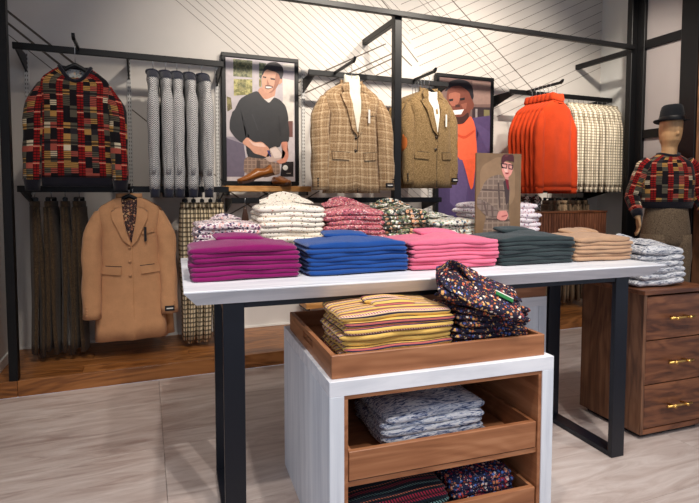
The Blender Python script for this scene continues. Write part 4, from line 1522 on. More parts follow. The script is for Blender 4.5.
def sweater(name, loc, rz, mat, rib, lab, group, T, neck=0.12, turtle=False, sl=0.56, flare=0.055, fwd=0.02, cuff=0.05, hem=0.05, cat='sweater', seed=0, sr=(0.062, 0.042), hang=True, flat=0.8, bend=0.0, label_mat=None):
    e = empty(name, loc, rz, lab, cat, group)
    if hang:
        hanger(e, T.sw, neck, None, -neck)
    z0 = -neck
    b = T.body().build('body', mat, e, True, loc=(0, 0, z0))
    if hem:
        hm = MB()
        zs = [0.004, -0.004, -hem * 0.5, -hem]
        hm.loft([[(x, y, -T.L + q + (zz - (-T.L + 0)) * 0) for x, y, zz in T.ring(-T.L, 0.002 - 0.004 * (k / 3))] for k, q in enumerate(zs)], False, True)
        hm.build('hem', rib, e, True, loc=(0, 0, z0))
    for s in (-1, 1):
        mb, end, r1 = T.sleeve(s, sl, sr[0], sr[1], flare, fwd, flat, bend, seed + s)
        sv = mb.build('sleeve', mat, e, True, loc=(0, 0, z0))
        if cuff:
            cm = MB()
            n = 16
            cm.loft([[(end[0] + r * math.cos(2 * PI * i / n), end[1] + r * flat * math.sin(2 * PI * i / n), end[2] + dz) for i in range(n)] for r, dz in
                     ((r1 * 0.96, 0.006), (r1 * 0.98, -0.004), (r1 * 0.88, -cuff * 0.5), (r1 * 0.84, -cuff))])
            cm.build('cuff', rib, sv, True)
    nm = MB()
    if turtle:
        base = T.ring(-0.004, 0.0, 28)
        tr = []
        for q, dz, g in ((0, -0.01, 0.004), (1, 0.03, -0.012), (2, 0.062, -0.016), (3, 0.072, -0.010), (4, 0.062, -0.002), (5, 0.02, 0.006), (6, 0.008, 0.004)):
            tr.append([(x * (1 + g / T.nw), y * (1 + g / 0.04), T.dip * -0.45 * (1 if y < 0 else 0.2) * (1 - (x / T.nw) ** 2 if abs(x) < T.nw else 0) + dz) for x, y, zz in base])
        nm.loft(tr, False, False)
        nm.build('collar', rib, e, True, loc=(0, 0, z0))
    else:
        neck_ring(T, nm, 0.012)
        nm.build('neckband', rib, e, True, loc=(0, 0, z0))
        if label_mat:
            MB().box(-0.062, 0.062, 0.018, 0.022, -0.10, -0.010).build('neck_lining', label_mat, e, loc=(0, 0.008, z0))
    return e


# patchwork sweater facing the shop
T = Top(0.205, 0.198, 0.212, 0.725, 0.075, 0.090, 0.095, 0.10, seed=3, fold=0.009)
T.inset = 0.012
T.pw = 3.0
sweater('patchwork_sweater', (-0.41, 3.845, 2.265), 0.03, MAT['patchwork'], MAT['dark_rib'], 'red patchwork plaid sweater hung on the wall rail', 'patchwork sweaters', T,
        0.185, sl=0.630, flare=0.062, fwd=0.055, cuff=0.07, hem=0.055, seed=1, sr=(0.060, 0.050), label_mat=MAT['neck_label'])

# five herringbone sweaters side-on
T = Top(0.185, 0.21, 0.215, 0.74, 0.034, 0.07, 0.08, 0.03, seed=5, fold=0.004)
ords = ['first', 'second', 'third', 'fourth', 'fifth', 'sixth', 'seventh', 'eighth', 'ninth', 'tenth', 'eleventh', 'twelfth']
for k, x in enumerate((0.070, 0.155, 0.235, 0.320, 0.412)):
    e = sweater('herringbone_sweater', (x, RAIL_Y, 2.257), PI / 2 + (-0.04, 0.02, -0.02, 0.03, 0.14)[k], MAT['herringbone'], MAT['navy_rib'],
                'grey herringbone sweater with navy trim, %s along the rail from the patchwork sweater' % ords[k], 'grey herringbone sweaters on the rail', T, 0.125, sl=0.755, flare=0.004, fwd=0.0, cuff=0.06, hem=0,
                seed=10 + k, sr=(0.050, 0.043), flat=0.82)
    # navy shoulder yoke
    ym = MB()
    ym.loft([T.ring(z, 0.0035) for z in (0.006, -0.025, -0.05, -0.066)], False, False)
    ym.build('yoke', MAT['navy_rib'], e, True, loc=(0, 0, -0.125))


# tailored jackets
def jacket(name, loc, rz, mat, lab, group, T, neck, sl, vdepth, inner=None, pocket_z=-0.46, flare=0.05, button=None, buttons=2, cat='blazer', elbow=False, fwd=0.02, tag_x=None, seed=0, sr=(0.07, 0.052), centre=True, pocket_dx=0.125, lite=False, square=None):
    e = empty(name, loc, rz, lab, cat, group)
    z0 = -neck
    hanger(e, T.sw, neck, None, z0)
    T.body().build('body', mat, e, True, loc=(0, 0, z0))
    for s in (-1, 1):
        mb, end, r1 = T.sleeve(s, sl, sr[0], sr[1], flare, fwd, T.flat, 0.012, seed + s)
        sv = mb.build('sleeve', mat, e, True, loc=(0, 0, z0))
        if not lite:
            bt = MB()
            for q in range(4):
                c = Vector((end[0] + s * r1 * 0.55, end[1] - r1 * 0.68, end[2] + 0.03 + 0.018 * q))
                bt.tube([c + Vector((0, 0.006, 0)), c + Vector((s * 0.001, -0.004, 0))], 0.006, 8)
            bt.build('cuff_buttons', button or MAT['button'], sv, True)
            if elbow:
                el = MB()
                rings = []
                cx, cy, cz = [c for c in T.sleeve_path(s, sl, flare, fwd, 0.012)[4]]
                rr = (sr[0] + sr[1]) / 2
                for q in range(6):
                    zz = cz + 0.07 - 0.14 * q / 5
                    sp = 0.75 * math.sqrt(max(0.04, 1 - ((zz - cz) / 0.072) ** 2))
                    rings.append([(cx + s * (rr * 1.05) * math.cos(a * sp), cy + rr * 0.86 * math.sin(a * sp) - 0.02 * 0, zz) for a in (-1.2, -0.8, -0.4, 0, 0.4, 0.8, 1.2)] +
                                 [(cx + s * (rr * 0.6) * math.cos(a * sp), cy + rr * 0.6 * math.sin(a * sp), zz) for a in (1.2, 0, -1.2)])
                el.loft(rings)
                el.build('elbow_patch', MAT['suede'], sv, True)
    if lite:
        return e
    V = vdepth
    ins = T.patch([(-T.nw * 0.80, -0.004), (-T.nw * 0.4, -0.012), (0, -0.018), (T.nw * 0.4, -0.012), (T.nw * 0.80, -0.004), (0.045, -V * 0.5), (0.012, -V * 0.92), (0.004, -V * 0.92), (-0.04, -V * 0.5)], 0.007)
    ins.build('chest_insert', inner or MAT['tag_dark'], e, True, loc=(0, 0, z0))
    # lapels and collar
    for s in (-1, 1):
        lap = [(s * 0.048, -0.055), (s * 0.092, -0.075), (s * 0.088, -0.098), (s * 0.118, -0.092), (s * 0.112, -0.14), (s * 0.085, -0.20), (s * 0.045, -V * 0.88), (s * 0.004 + 0.006, -V), (s * 0.012, -V * 0.86), (s * 0.036, -V * 0.5), (s * 0.045, -0.10)]
        T.patch(lap, 0.018).build('lapel', mat, e, True, loc=(0, 0, z0))
        col = [(s * T.nw * 0.62, 0.0), (s * T.nw * 0.98, -0.004), (s * (T.nw + 0.02), -0.035), (s * 0.094, -0.073), (s * 0.048, -0.056), (s * 0.05, -0.03)]
        T.patch(col, 0.022, 1).build('collar', mat, e, True, loc=(0, 0, z0))
        fl_ = [(s * (pocket_dx - 0.065), pocket_z + 0.004), (s * (pocket_dx + 0.065), pocket_z + 0.012), (s * (pocket_dx + 0.062), pocket_z - 0.042), (s * (pocket_dx - 0.06), pocket_z - 0.05)]
        T.patch(fl_, 0.012).build('pocket_flap', mat, e, True, loc=(0, 0, z0))
        T.patch([(s * (pocket_dx - 0.067), pocket_z + 0.004), (s * (pocket_dx + 0.067), pocket_z + 0.012), (s * (pocket_dx + 0.067), pocket_z + 0.017), (s * (pocket_dx - 0.067), pocket_z + 0.009)], 0.003).build('pocket_welt', MAT['tag_dark'], e, True, loc=(0, 0, z0))
    # back collar stand
    bc = MB()
    rr = [p for p in T.ring(0.0, 0.004, 40) if p[1] > -0.004]
    rr.sort(key=lambda p: -p[0])
    rings = [[(x, y - 0.004, 0.03 * 1), (x, y + 0.006, 0.028), (x * 1.06, y + 0.010, -0.022), (x * 1.02, y, -0.024)] for x, y, zz in rr]
    bc.loft(rings)
    bc.build('collar_stand', mat, e, True, loc=(0, 0, z0))
    # front edge, buttons, breast pocket, swing tag
    if centre:
        T.patch([(0.010, -V), (0.014, -V), (0.016, -T.L + 0.005), (0.012, -T.L + 0.005)], 0.0015).build('front_edge', MAT['tag_dark'] if cat != 'coat' else MAT['camel_dark'], e, loc=(0, 0, z0))
    for q in range(buttons):
        bz = -V - 0.012 - 0.095 * q
        y_ = T.front(-0.004, bz)
        bt = MB()
        bt.tube([(-0.006, y_ - 0.001, bz), (-0.006, y_ - 0.009, bz)], 0.0105, 12)
        bt.build('button', button or MAT['button'], e, True, loc=(0, 0, z0))
    T.patch([(0.075, -0.232), (0.155, -0.215), (0.155, -0.236), (0.075, -0.253)], 0.010).build('breast_pocket', mat, e, True, loc=(0, 0, z0))
    ty = T.front(0.095, -0.26)
    MB().box(0.088, 0.104, ty - 0.020, ty - 0.016, -0.30, -0.20).build('swing_tag', MAT['tag_dark'] if cat == 'coat' else MAT['tag_white'], e, loc=(0, 0, z0))
    if tag_x is not None:
        pth = T.sleeve_path(1, sl, flare, fwd, 0.012)[-1]
        MB().box(pth[0] - 0.032, pth[0] + 0.032, pth[1] - sr[1] * 0.84 - 0.004, pth[1] - sr[1] * 0.84 + 0.010, pth[2] + 0.02, pth[2] + 0.055, bev=0.001).build('cuff_label', MAT['tag_dark'], e, loc=(0, 0, z0))
        MB().box(pth[0] - 0.022, pth[0] + 0.022, pth[1] - sr[1] * 0.84 - 0.005, pth[1] - sr[1] * 0.84, pth[2] + 0.034, pth[2] + 0.042).build('label_text', MAT['tag_white'], e, loc=(0, 0, z0))
    return e


# camel coat with a second coat behind it
T = Top(0.200, 0.180, 0.235, 0.985, 0.08, 0.08, 0.075, 0.02, seed=8, fold=0.007)
T.inset = 0.004
T.pw = 3.0
jacket('camel_coat', (-0.105, 3.90, 1.325), 0.04, MAT['camel_wool'], 'camel overcoat facing out on the lower rail', 'camel coats', T, 0.10, 0.73, 0.33, MAT['lining'], -0.475, 0.05,
       MAT['camel_wool'], 3, 'coat', False, 0.05, 1, 3, (0.066, 0.058))
T2 = Top(0.20, 0.23, 0.27, 1.00, 0.05, 0.075, 0.075, 0.02, seed=9, fold=0.006)
jacket('camel_coat', (-0.085, 4.03, 1.325), 0.02, MAT['camel_dark'], 'camel overcoat hung behind the front camel coat', 'camel coats', T2, 0.105, 0.72, 0.33, lite=True, cat='coat', seed=4, sr=(0.06, 0.045))

# plaid blazer with cream turtleneck
TP = Top(0.235, 0.195, 0.235, 0.825, 0.085, 0.085, 0.09, 0.03, seed=12, fold=0.007, cut=0.03)
TP.inset = 0.004
TP.pw = 3.0
jacket('plaid_blazer', (1.47, 3.665, 2.257), 0.08, MAT['plaid_wool'], 'tan plaid blazer over a cream turtleneck', 'blazers', TP, 0.175, 0.70, 0.40, MAT['cream_knit'], -0.53, 0.048,
       None, 2, 'blazer', False, 0.045, 1, 5, (0.076, 0.064), pocket_dx=0.125)
# cream roll neck standing out of the blazer
tn = empty('cream_turtleneck', (1.47, 3.665, 2.075), 0.08, 'cream turtleneck worn under the tan plaid blazer', 'sweater')
nm = MB()
tr = []
for dz, g in ((-0.03, 0.0), (0.02, -0.006), (0.066, -0.012), (0.078, -0.004), (0.070, 0.004), (0.02, 0.008), (-0.01, 0.008), (-0.012, 0.002)):
    tr.append([((0.058 + g) * math.cos(2 * PI * i / 28), (0.040 + g) * math.sin(2 * PI * i / 28), dz - 0.040 * (1 if math.sin(2 * PI * i / 28) < 0 else 0) * abs(math.sin(2 * PI * i / 28))) for i in range(28)])
nm.loft(tr, False, False)
nm.build('roll_neck', MAT['cream_knit'], tn, True)
MB().loft([[(0.055 * math.cos(2 * PI * i / 16), 0.033 * math.sin(2 * PI * i / 16), z) for i in range(16)] for z in (-0.03, -0.12)]).build('body', MAT['cream_knit'], tn, True)

# tweed blazers in a row along their arm
for k in range(6):
    TT = Top(0.205, 0.185, 0.225, 0.80, 0.032 if k else 0.10, 0.082, 0.09, 0.03, seed=20 + k, fold=0.007, cut=0.03)
    TT.flat = 0.5 if k else 0.8
    TT.inset = 0.004
    TT.pw = 3.0
    y = 3.775 + 0.052 * k + (0.03 if k else 0)
    jacket('tweed_blazer', (2.205, y, 2.257), 0.10 - 0.02 * k, MAT['brown_tweed'],
           'brown tweed blazer with suede elbow patches, front of its row' if k == 0 else 'brown tweed blazer, %s in the row behind the front one' % ords[k], 'tweed blazers', TT, 0.155, 0.67, 0.38,
           MAT['tag_white'] if k == 0 else None, -0.52, 0.018, None, 2, 'blazer', k == 0, 0.03, 1 if k == 0 else None, 30 + k, (0.056, 0.046) if k else (0.062, 0.052), lite=k > 0)

# orange turtlenecks along their arm
for k in range(7):
    TO = Top(0.195, 0.197, 0.215, 0.77, 0.028 if k else 0.05, 0.07, 0.085, 0.03, seed=40 + k, fold=0.007)
    TO.inset = 0.012
    TO.pw = 3.0
    y = 3.655 + 0.045 * k
    sweater('orange_turtleneck', (3.44 - 0.006 * k, y, 2.247), 0.16 - 0.02 * k, MAT['orange'], MAT['orange'],
            'orange turtleneck sweater at the front of its row' if k == 0 else 'orange turtleneck sweater, %s in the row behind the front one' % ords[k], 'orange turtlenecks', TO, 0.165, True,
            0.68, 0.05, 0.02, 0.05, 0.035, 'sweater', 50 + k, (0.056, 0.046), flat=0.5 if k else 0.75)

# cream check shirts packed along the rail
for k in range(10):
    x = 3.97 + 0.064 * k
    TS = Top(0.185, 0.195, 0.21, 0.82, 0.028, 0.065, 0.095, 0.03, seed=60 + k, fold=0.006)
    sweater('check_shirt', (x, RAIL_Y, 2.247), PI / 2 - 0.32 + random.uniform(-0.07, 0.07), MAT['cream_check'], MAT['cream_check'],
            'cream check shirt, %s along the rail behind the orange turtlenecks' % ords[k], 'cream check shirts on the rail', TS, 0.10, False, 0.72, 0.04, 0.0, 0.05, 0, 'shirt', 70 + k, (0.05, 0.036), flat=0.6)


# trousers hung folded from clip hangers
def trousers(loc, rz, mat, lab, group, L=1.05, w=0.105, th=0.03, drop=0.07, seed=0, split=0.02):
    rnd = random.Random(seed)
    e = empty('hanging_trousers', loc, rz, lab, 'trousers', group)
    m = MB()
    m.box(-w * 0.9, w * 0.9, -0.008, 0.008, -drop - 0.004, -drop + 0.008, bev=0.002)
    for sx in (-1, 1):
        m.box(sx * w * 0.7 - 0.012, sx * w * 0.7 + 0.012, -0.014, 0.014, -drop - 0.035, -drop + 0.004, bev=0.003)
    hg = m.build('clip_hanger', MAT['black'], e)
    h = MB()
    hk = [(0, 0, -drop), (0, 0, -0.05)]
    for i in range(9):
        a = -PI / 2 + i * (PI * 1.15) / 8
        hk.append((0, 0.020 * math.cos(a), -0.018 + 0.020 * math.sin(a)))
    h.tube(hk, 0.0024, 6)
    h.build('hook', MAT['chrome'], hg, True)
    z0 = -drop - 0.02
    wb = MB()
    n = 24
    ell = lambda a, b, z, cy=0.0, ph=0.0, wv=0.0, cx=0.0: [(cx + a * math.copysign(abs(math.cos(2 * PI * i / n)) ** 0.8, math.cos(2 * PI * i / n)) + wv * math.sin(i * 0.9 + ph),
                                                  cy + b * math.copysign(abs(math.sin(2 * PI * i / n)) ** 0.8, math.sin(2 * PI * i / n)) + wv * math.sin(i * 1.3 + ph + z * 4), z) for i in range(n)]
    wb.loft([ell(w, th, z0), ell(w * 1.01, th * 1.02, z0 - 0.02), ell(w * 1.01, th * 1.02, z0 - 0.04)], True, True)
    wb.build('waistband', mat, e, True)
    for s in (-1, 1):
        ph = rnd.uniform(0, 6)
        rings = []
        for k in range(12):
            t = k / 11
            z = z0 - 0.04 - (L - 0.06) * t
            a = w * (1.05 - 0.30 * t)
            b = th * (0.62 + 0.25 * math.sin(PI * min(1, 1.5 * t)))
            cy = s * (th * 0.45 + split * t * (0.6 + 0.4 * math.sin(3 * t + ph))) + 0.006 * math.sin(5 * t + ph)
            rings.append(ell(a, b, z + (0.012 * s if k == 11 else 0), cy, ph, 0.003 * t, 0.01 * math.sin(3 * t + ph)))
        lm = MB()
        lm.loft(rings)
        lm.build('trouser_leg', mat, e, True)
    return e


for k, x in enumerate((-0.70, -0.602, -0.517, -0.430)):
    trousers((x, RAIL_Y, 1.307), PI / 2 + (0.25, -0.1, 0.1, -0.15)[k], MAT['dark_tweed'], 'dark brown tweed trousers, %s along the rail from the left wall' % ords[k], 'dark tweed trousers on the lower rail', 1.07 - 0.01 * (k % 2), 0.11, 0.029, 0.085, 80 + k, 0.02 if k != 1 else 0.03)
for k in range(5):
    trousers((0.275 + 0.062 * k, RAIL_Y, 1.307), PI / 2 + random.uniform(-0.12, 0.12), MAT['ivory_check'], 'ivory windowpane check trousers, %s along the rail from the camel coat' % ords[k], 'ivory check trousers on the lower rail', 1.06, 0.11, 0.032, 0.10, 90 + k, 0.012)
for k in range(6):
    trousers((3.78 + 0.095 * k, RAIL_Y + 0.06, 1.307), PI / 2 - 0.5 + random.uniform(-0.1, 0.1), MAT['taupe_cloth'], 'taupe flannel trousers, %s along the rail above the fluted unit' % ords[k], 'taupe trousers on the lower rail', 1.05, 0.11, 0.032, 0.10, 100 + k, 0.012)
# black and white printed tops under the orange ones
for k in range(4):
    TM = Top(0.17, 0.20, 0.22, 0.66, 0.032, 0.065, 0.07, 0.03, seed=110 + k, fold=0.006)
    sweater('printed_top', (3.24 + 0.12 * k, 4.07, 1.307), PI / 2 - 0.7 + random.uniform(-0.1, 0.1), MAT['mono_print'], MAT['mono_print'], 'black and white printed top, %s along the rail under the orange turtlenecks' % ords[k],
            'black and white printed tops', TM, 0.09, False, 0.45, 0.02, 0.0, 0.03, 0, 'shirt', 120 + k, (0.05, 0.04))

# leather shoehorn on a hook
sh = empty('leather_key_fob', (0.72, RAIL_Y - 0.014, 1.20), 0, 'brown leather fob hanging on a wire hook above the lilac shirts', 'fob')
hk = MB()
hk.tube([(0, 0.014, 0.024), (0, -0.004, 0.026), (0, -0.008, 0.0), (0, -0.008, -0.05)], 0.0022, 6)
hk.build('hook', MAT['chrome'], sh, True)
fb = MB()
fb.loft([[(a * math.cos(2 * PI * i / 12), -0.008 + b * math.sin(2 * PI * i / 12), z) for i in range(12)] for a, b, z in ((0.006, 0.004, -0.05), (0.012, 0.006, -0.07), (0.022, 0.007, -0.11), (0.028, 0.006, -0.15), (0.018, 0.005, -0.165))])
fb.build('fob', MAT['leather_dark'], sh, True)


# ================================================================== loafers on the oak shelf
def loafer(loc, rz, lab, pitch=0.0):
    e = empty('loafer', loc, rz, lab, 'shoe', 'brown loafers on the oak shelf')
    L = 0.27
    up, so = [], []
    n = 20
    for k in range(15):
        t = k / 14
        x = t * L
        wd = 0.030 + 0.014 * math.sin(PI * min(1, t * 1.1)) + 0.006 * math.exp(-((t - 0.68) / 0.16) ** 2)
        if t > 0.86:
            wd *= math.sqrt(max(0.06, 1 - ((t - 0.86) / 0.145) ** 2))
        if t < 0.08:
            wd *= 0.72 + 0.28 * t / 0.08
        if t < 0.42:
            h = 0.070 - 0.018 * math.sin(PI * t / 0.42)
        else:
            h = 0.072 - 0.046 * ((t - 0.42) / 0.58) ** 0.9
        if t > 0.93:
            h *= 0.85
        lift = 0.012 * max(0, (t - 0.75) / 0.25) ** 2
        up.append([(x, wd * math.copysign(abs(math.cos(a)) ** 0.8, math.cos(a)), lift + 0.012 + h * (0.5 + 0.5 * math.sin(a)) * (1 - 0.0 * t)) for a in [2 * PI * i / n for i in range(n)]])
        heel = 0.0 if t < 0.28 else (0.010 if t < 0.62 else 0.002)
        so.append([(x, (wd + 0.003) * sx, lift * 1.0 + zz) for sx, zz in ((-1, heel), (1, heel), (1, 0.018), (-1, 0.018))])
    MB().loft(so).build('sole', MAT['leather_dark'], e, rot=(0, pitch, 0))
    u = MB().loft(up).build('upper', MAT['leather'], e, True, rot=(0, pitch, 0))
    # dark foot opening with a raised topline
    op = MB()
    pts = [(0.062 + 0.055 * math.cos(2 * PI * i / 20), 0.024 * math.sin(2 * PI * i / 20), 0.080 - 0.016 * math.sin(PI * min(1, max(0, (0.062 + 0.055 * math.cos(2 * PI * i / 20)) / 0.113)))) for i in range(21)]
    op.tube(pts, 0.004, 6, cap=False)
    op.build('topline', MAT['leather'], u, True)
    MB().loft([[(0.062 + r * 0.054 * math.cos(2 * PI * i / 20), r * 0.023 * math.sin(2 * PI * i / 20), 0.0725) for i in range(20)] for r in (1.0, 0.05)], False, True).build('lining', MAT['leather_dark'], u)
    # saddle strap
    st = MB()
    rings = []
    for x in (0.125, 0.135, 0.150, 0.160):
        t = x / L
        h = 0.072 - 0.046 * ((t - 0.42) / 0.58) ** 0.9
        wd = 0.030 + 0.014 * math.sin(PI * t * 1.1) + 0.006 * math.exp(-((t - 0.68) / 0.16) ** 2)
        rings.append([(x, wd * 1.02 * math.cos(a), 0.013 + h * (0.5 + 0.52 * math.sin(a))) for a in [-0.1 + (PI + 0.2) * i / 12 for i in range(13)]])
    st.loft(rings, False, False, closed=False)
    st.build('strap', MAT['leather'], u, True)
    return e


sl_ = loafer((0.975, 4.20, 1.398), math.radians(186), 'brown leather loafer propped heel-up along the oak shelf')
sl_.rotation_euler.y = math.radians(17)
sl_.scale = (1.12, 1.12, 1.12)
sl_.location = (0.985, 4.19, 1.407)
loafer((1.02, 4.318, 1.3155), math.radians(-76), 'brown leather loafer pointing out from the oak shelf')

# ================================================================== mannequin
mx, my, mrz = 4.09, 3.06, -0.42
man = empty('mannequin', (mx, my, 0), mrz, 'pale wooden male mannequin standing beside the walnut chest', 'mannequin')
body = MB()
el = lambda cx, cy, cz, a, b, n=24: [(cx + a * math.cos(2 * PI * i / n), cy + b * math.sin(2 * PI * i / n), cz) for i in range(n)]
# legs, pelvis, trunk, neck and egg head are overlapped, then fused into one skin
body.loft([el(0, 0, z, a, b) for z, a, b in ((0.82, 0.10, 0.08), (0.86, 0.16, 0.105), (0.95, 0.165, 0.11), (1.05, 0.145, 0.10), (1.20, 0.165, 0.11), (1.34, 0.185, 0.115), (1.44, 0.16, 0.09), (1.49, 0.08, 0.065), (1.52, 0.055, 0.058))])
body.loft([el(0, -0.012 - 0.02 * (z - 1.5) / 0.3, z, a, b) for z, a, b in ((1.46, 0.060, 0.062), (1.50, 0.054, 0.058), (1.56, 0.054, 0.06), (1.585, 0.058, 0.074), (1.61, 0.066, 0.092), (1.65, 0.074, 0.100), (1.70, 0.078, 0.102), (1.76, 0.078, 0.100), (1.80, 0.066, 0.085), (1.825, 0.04, 0.05), (1.832, 0.01, 0.012))])
body.loft([el(0, y, z, a, b, 12) for y, z, a, b in ((-0.118, 1.645, 0.016, 0.012), (-0.128, 1.66, 0.014, 0.014), (-0.122, 1.69, 0.010, 0.012), (-0.118, 1.72, 0.009, 0.008))])
for s in (-1, 1):
    body.tube([(s * 0.09, 0, 0.92), (s * 0.10, -0.01, 0.70), (s * 0.105, -0.015, 0.50), (s * 0.11, 0.005, 0.30), (s * 0.115, 0.015, 0.12), (s * 0.115, 0.01, 0.06)], [0.092, 0.082, 0.058, 0.055, 0.04, 0.038], 16)
    body.tube([(s * 0.118, 0.035, 0.035), (s * 0.120, -0.03, 0.038), (s * 0.125, -0.11, 0.025), (s * 0.128, -0.16, 0.018)], [0.034, 0.036, 0.030, 0.018], 12)
    # arm hanging with a soft elbow
    body.tube([(s * 0.165, 0.0, 1.42), (s * 0.205, 0.005, 1.36), (s * 0.245, 0.02, 1.22), (s * 0.262, 0.03, 1.15), (s * 0.27, -0.04, 1.07), (s * 0.268, -0.085, 1.00)], [0.05, 0.052, 0.044, 0.040, 0.034, 0.026], 14)
    # palm
    w0 = Vector((s * 0.268, -0.090, 0.995))
    dn = Vector((s * 0.02, -0.22, -0.97)).normalized()
    ac = Vector((0.25 * s, -0.95, 0.22)).normalized()
    th = dn.cross(ac).normalized()
    rings = []
    for q, (wd, tk) in enumerate(((0.024, 0.018), (0.034, 0.018), (0.040, 0.017), (0.040, 0.014))):
        c = w0 + dn * (0.026 * q)
        rings.append([tuple(c + ac * wd * math.cos(2 * PI * i / 14) + th * tk * math.sin(2 * PI * i / 14)) for i in range(14)])
    body.loft(rings)
    for q, (off, ln) in enumerate(((0.030, 0.070), (0.010, 0.080), (-0.010, 0.074), (-0.029, 0.058))):
        b0 = w0 + dn * 0.070 + ac * off
        cu = -th * s
        p = [b0, b0 + dn * ln * 0.42 + cu * 0.004, b0 + dn * ln * 0.75 + cu * 0.014, b0 + dn * ln * 0.98 + cu * 0.028]
        body.tube(p, [0.0098, 0.0094, 0.0088, 0.0072], 8)
    t0 = w0 + dn * 0.018 + ac * 0.024
    body.tube([t0, t0 + ac * 0.018 + dn * 0.022, t0 + ac * 0.022 + dn * 0.048, t0 + ac * 0.018 + dn * 0.066], [0.013, 0.0115, 0.0105, 0.008], 8)
bo = body.build('body', MAT['mann_skin'], man, True)
rm = bo.modifiers.new('skin', 'REMESH')
rm.mode = 'VOXEL'
rm.voxel_size = 0.0065
rm.use_smooth_shade = True
sm = bo.modifiers.new('soften', 'SMOOTH')
sm.factor = 0.5
sm.iterations = 3

# its patchwork sweater, trousers and hat
TMn = Top(0.195, 0.21, 0.20, 0.39, 0.135, 0.072, 0.085, 0.02, seed=130, fold=0.004, n=2.2)
TMn.dt = [(0, 0.075), (-0.06, 0.095), (-0.16, 0.13), (-0.26, 0.132), (-0.39, 0.125)]
sw = empty('patchwork_sweater', (mx, my, 1.505), mrz, 'red patchwork plaid sweater worn by the mannequin', 'sweater', 'patchwork sweaters')
TMn.body().build('body', MAT['patchwork'], sw, True)
hm = MB()
hm.loft([[(x, y, -0.39 + q) for x, y, zz in TMn.ring(-0.39, 0.003 - 0.007 * k)] for k, q in enumerate((0.004, -0.02, -0.05))], False, True)
hm.build('hem', MAT['dark_rib'], sw, True)
nb = MB()
neck_ring(TMn, nb, 0.011)
nb.build('neckband', MAT['dark_rib'], sw, True)
for s in (-1, 1):
    pts = [(0.150, 0.0, -0.07), (0.190, 0.0, -0.105), (0.212, 0.005, -0.17), (0.248, 0.02, -0.285), (0.262, 0.028, -0.350), (0.27, -0.035, -0.425), (0.269, -0.062, -0.462)]
    rs = [0.055, 0.060, 0.060, 0.058, 0.057, 0.050, 0.046]
    P, R = [], []
    for (a, b), (ra, rb) in zip(zip(pts[:-1], pts[1:]), zip(rs[:-1], rs[1:])):
        for j in range(3):
            t = j / 3
            P.append(Vector(a).lerp(Vector(b), t))
            R.append((ra + (rb - ra) * t) * (1 + 0.03 * math.sin(len(P) * 1.9)))
    P.append(Vector(pts[-1]))
    R.append(rs[-1])
    P = [Vector((p.x * s, p.y, p.z)) for p in P]
    sv = MB()
    sv.tube(P, R, 18)
    so = sv.build('sleeve', MAT['patchwork'], sw, True)
    cu = MB()
    cu.tube([P[-1], P[-1] + Vector((0, -0.016, -0.024)), P[-1] + Vector((0, -0.028, -0.042))], [0.045, 0.040, 0.036], 16)
    cu.build('cuff', MAT['dark_rib'], so, True)

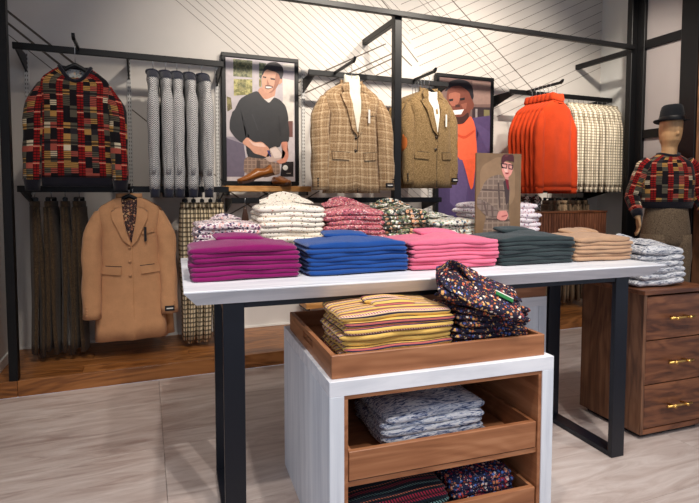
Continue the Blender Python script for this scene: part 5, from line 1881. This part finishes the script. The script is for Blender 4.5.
tr_ = empty('tweed_trousers', (mx, my, 0), mrz, 'taupe tweed trousers worn by the mannequin', 'trousers')
hp = MB()
hp.loft([el(0, 0, z, a, b) for z, a, b in ((1.11, 0.155, 0.108), (1.02, 0.168, 0.120), (0.96, 0.178, 0.124), (0.88, 0.188, 0.126), (0.81, 0.190, 0.122), (0.76, 0.17, 0.10))])
hp.build('hips', MAT['mann_trouser'], tr_, True)
for s in (-1, 1):
    lg = MB()
    rings = []
    for k, (z, cx, cy, a, b) in enumerate(((0.86, 0.092, 0, 0.096, 0.118), (0.78, 0.095, -0.002, 0.098, 0.112), (0.68, 0.100, -0.008, 0.092, 0.104), (0.58, 0.103, -0.012, 0.084, 0.094), (0.48, 0.106, -0.012, 0.076, 0.084),
                                           (0.38, 0.108, -0.004, 0.072, 0.080), (0.25, 0.112, 0.004, 0.068, 0.076), (0.12, 0.114, 0.006, 0.066, 0.078), (0.055, 0.115, 0.004, 0.067, 0.082))):
        rings.append([(s * cx + (a + 0.003 * math.sin(i * 1.7 + z * 30)) * math.cos(2 * PI * i / 24), cy + (b + 0.003 * math.sin(i * 1.3 - z * 22)) * math.sin(2 * PI * i / 24), z) for i in range(24)])
    lg.loft(rings)
    lg.build('trouser_leg', MAT['mann_trouser'], tr_, True)

hat = empty('fedora_hat', (mx, my, 0), mrz, 'black felt fedora hat on the mannequin head', 'hat')
hn = 32
def hat_ring(z, a, b, dent=0.0, curl=0.0):
    out = []
    for i in range(hn):
        t = 2 * PI * i / hn
        out.append((a * math.cos(t), -0.035 + b * math.sin(t), z + curl * abs(math.cos(t)) ** 2 - dent))
    return out


cr = MB()
cr.loft([hat_ring(1.800, 0.084, 0.106), hat_ring(1.835, 0.083, 0.105), hat_ring(1.885, 0.077, 0.098), hat_ring(1.920, 0.068, 0.088), hat_ring(1.931, 0.055, 0.074), hat_ring(1.925, 0.035, 0.05), hat_ring(1.913, 0.012, 0.03)], False, True)
cr.build('crown', MAT['hat'], hat, True)
br = MB()
br.loft([hat_ring(1.800, 0.082, 0.104), hat_ring(1.797, 0.10, 0.122, 0, 0.002), hat_ring(1.793, 0.122, 0.148, 0, 0.016), hat_ring(1.797, 0.124, 0.150, 0, 0.017), hat_ring(1.803, 0.10, 0.122, 0, 0.004), hat_ring(1.807, 0.083, 0.105)], False, False)
br.build('brim', MAT['hat'], hat, True)
bn = MB()
bn.loft([hat_ring(1.806, 0.0855, 0.1075), hat_ring(1.808, 0.0868, 0.1088), hat_ring(1.835, 0.0862, 0.1082), hat_ring(1.838, 0.084, 0.106)], False, False)
bn.build('hat_band', MAT['hat_band'], hat, True)

for o in (man, sw, tr_, hat):
    o.scale = (1.035, 1.035, 1.035)
sw.location.z = 1.505 * 1.035 + 0.03
hat.location.z = -0.012
man.location.z = tr_.location.z = 0.025
boxobj('stand_plate', (-0.22, 0.22, -0.20, 0.16, -0.024, -0.004), MAT['black'], man, 0.004)
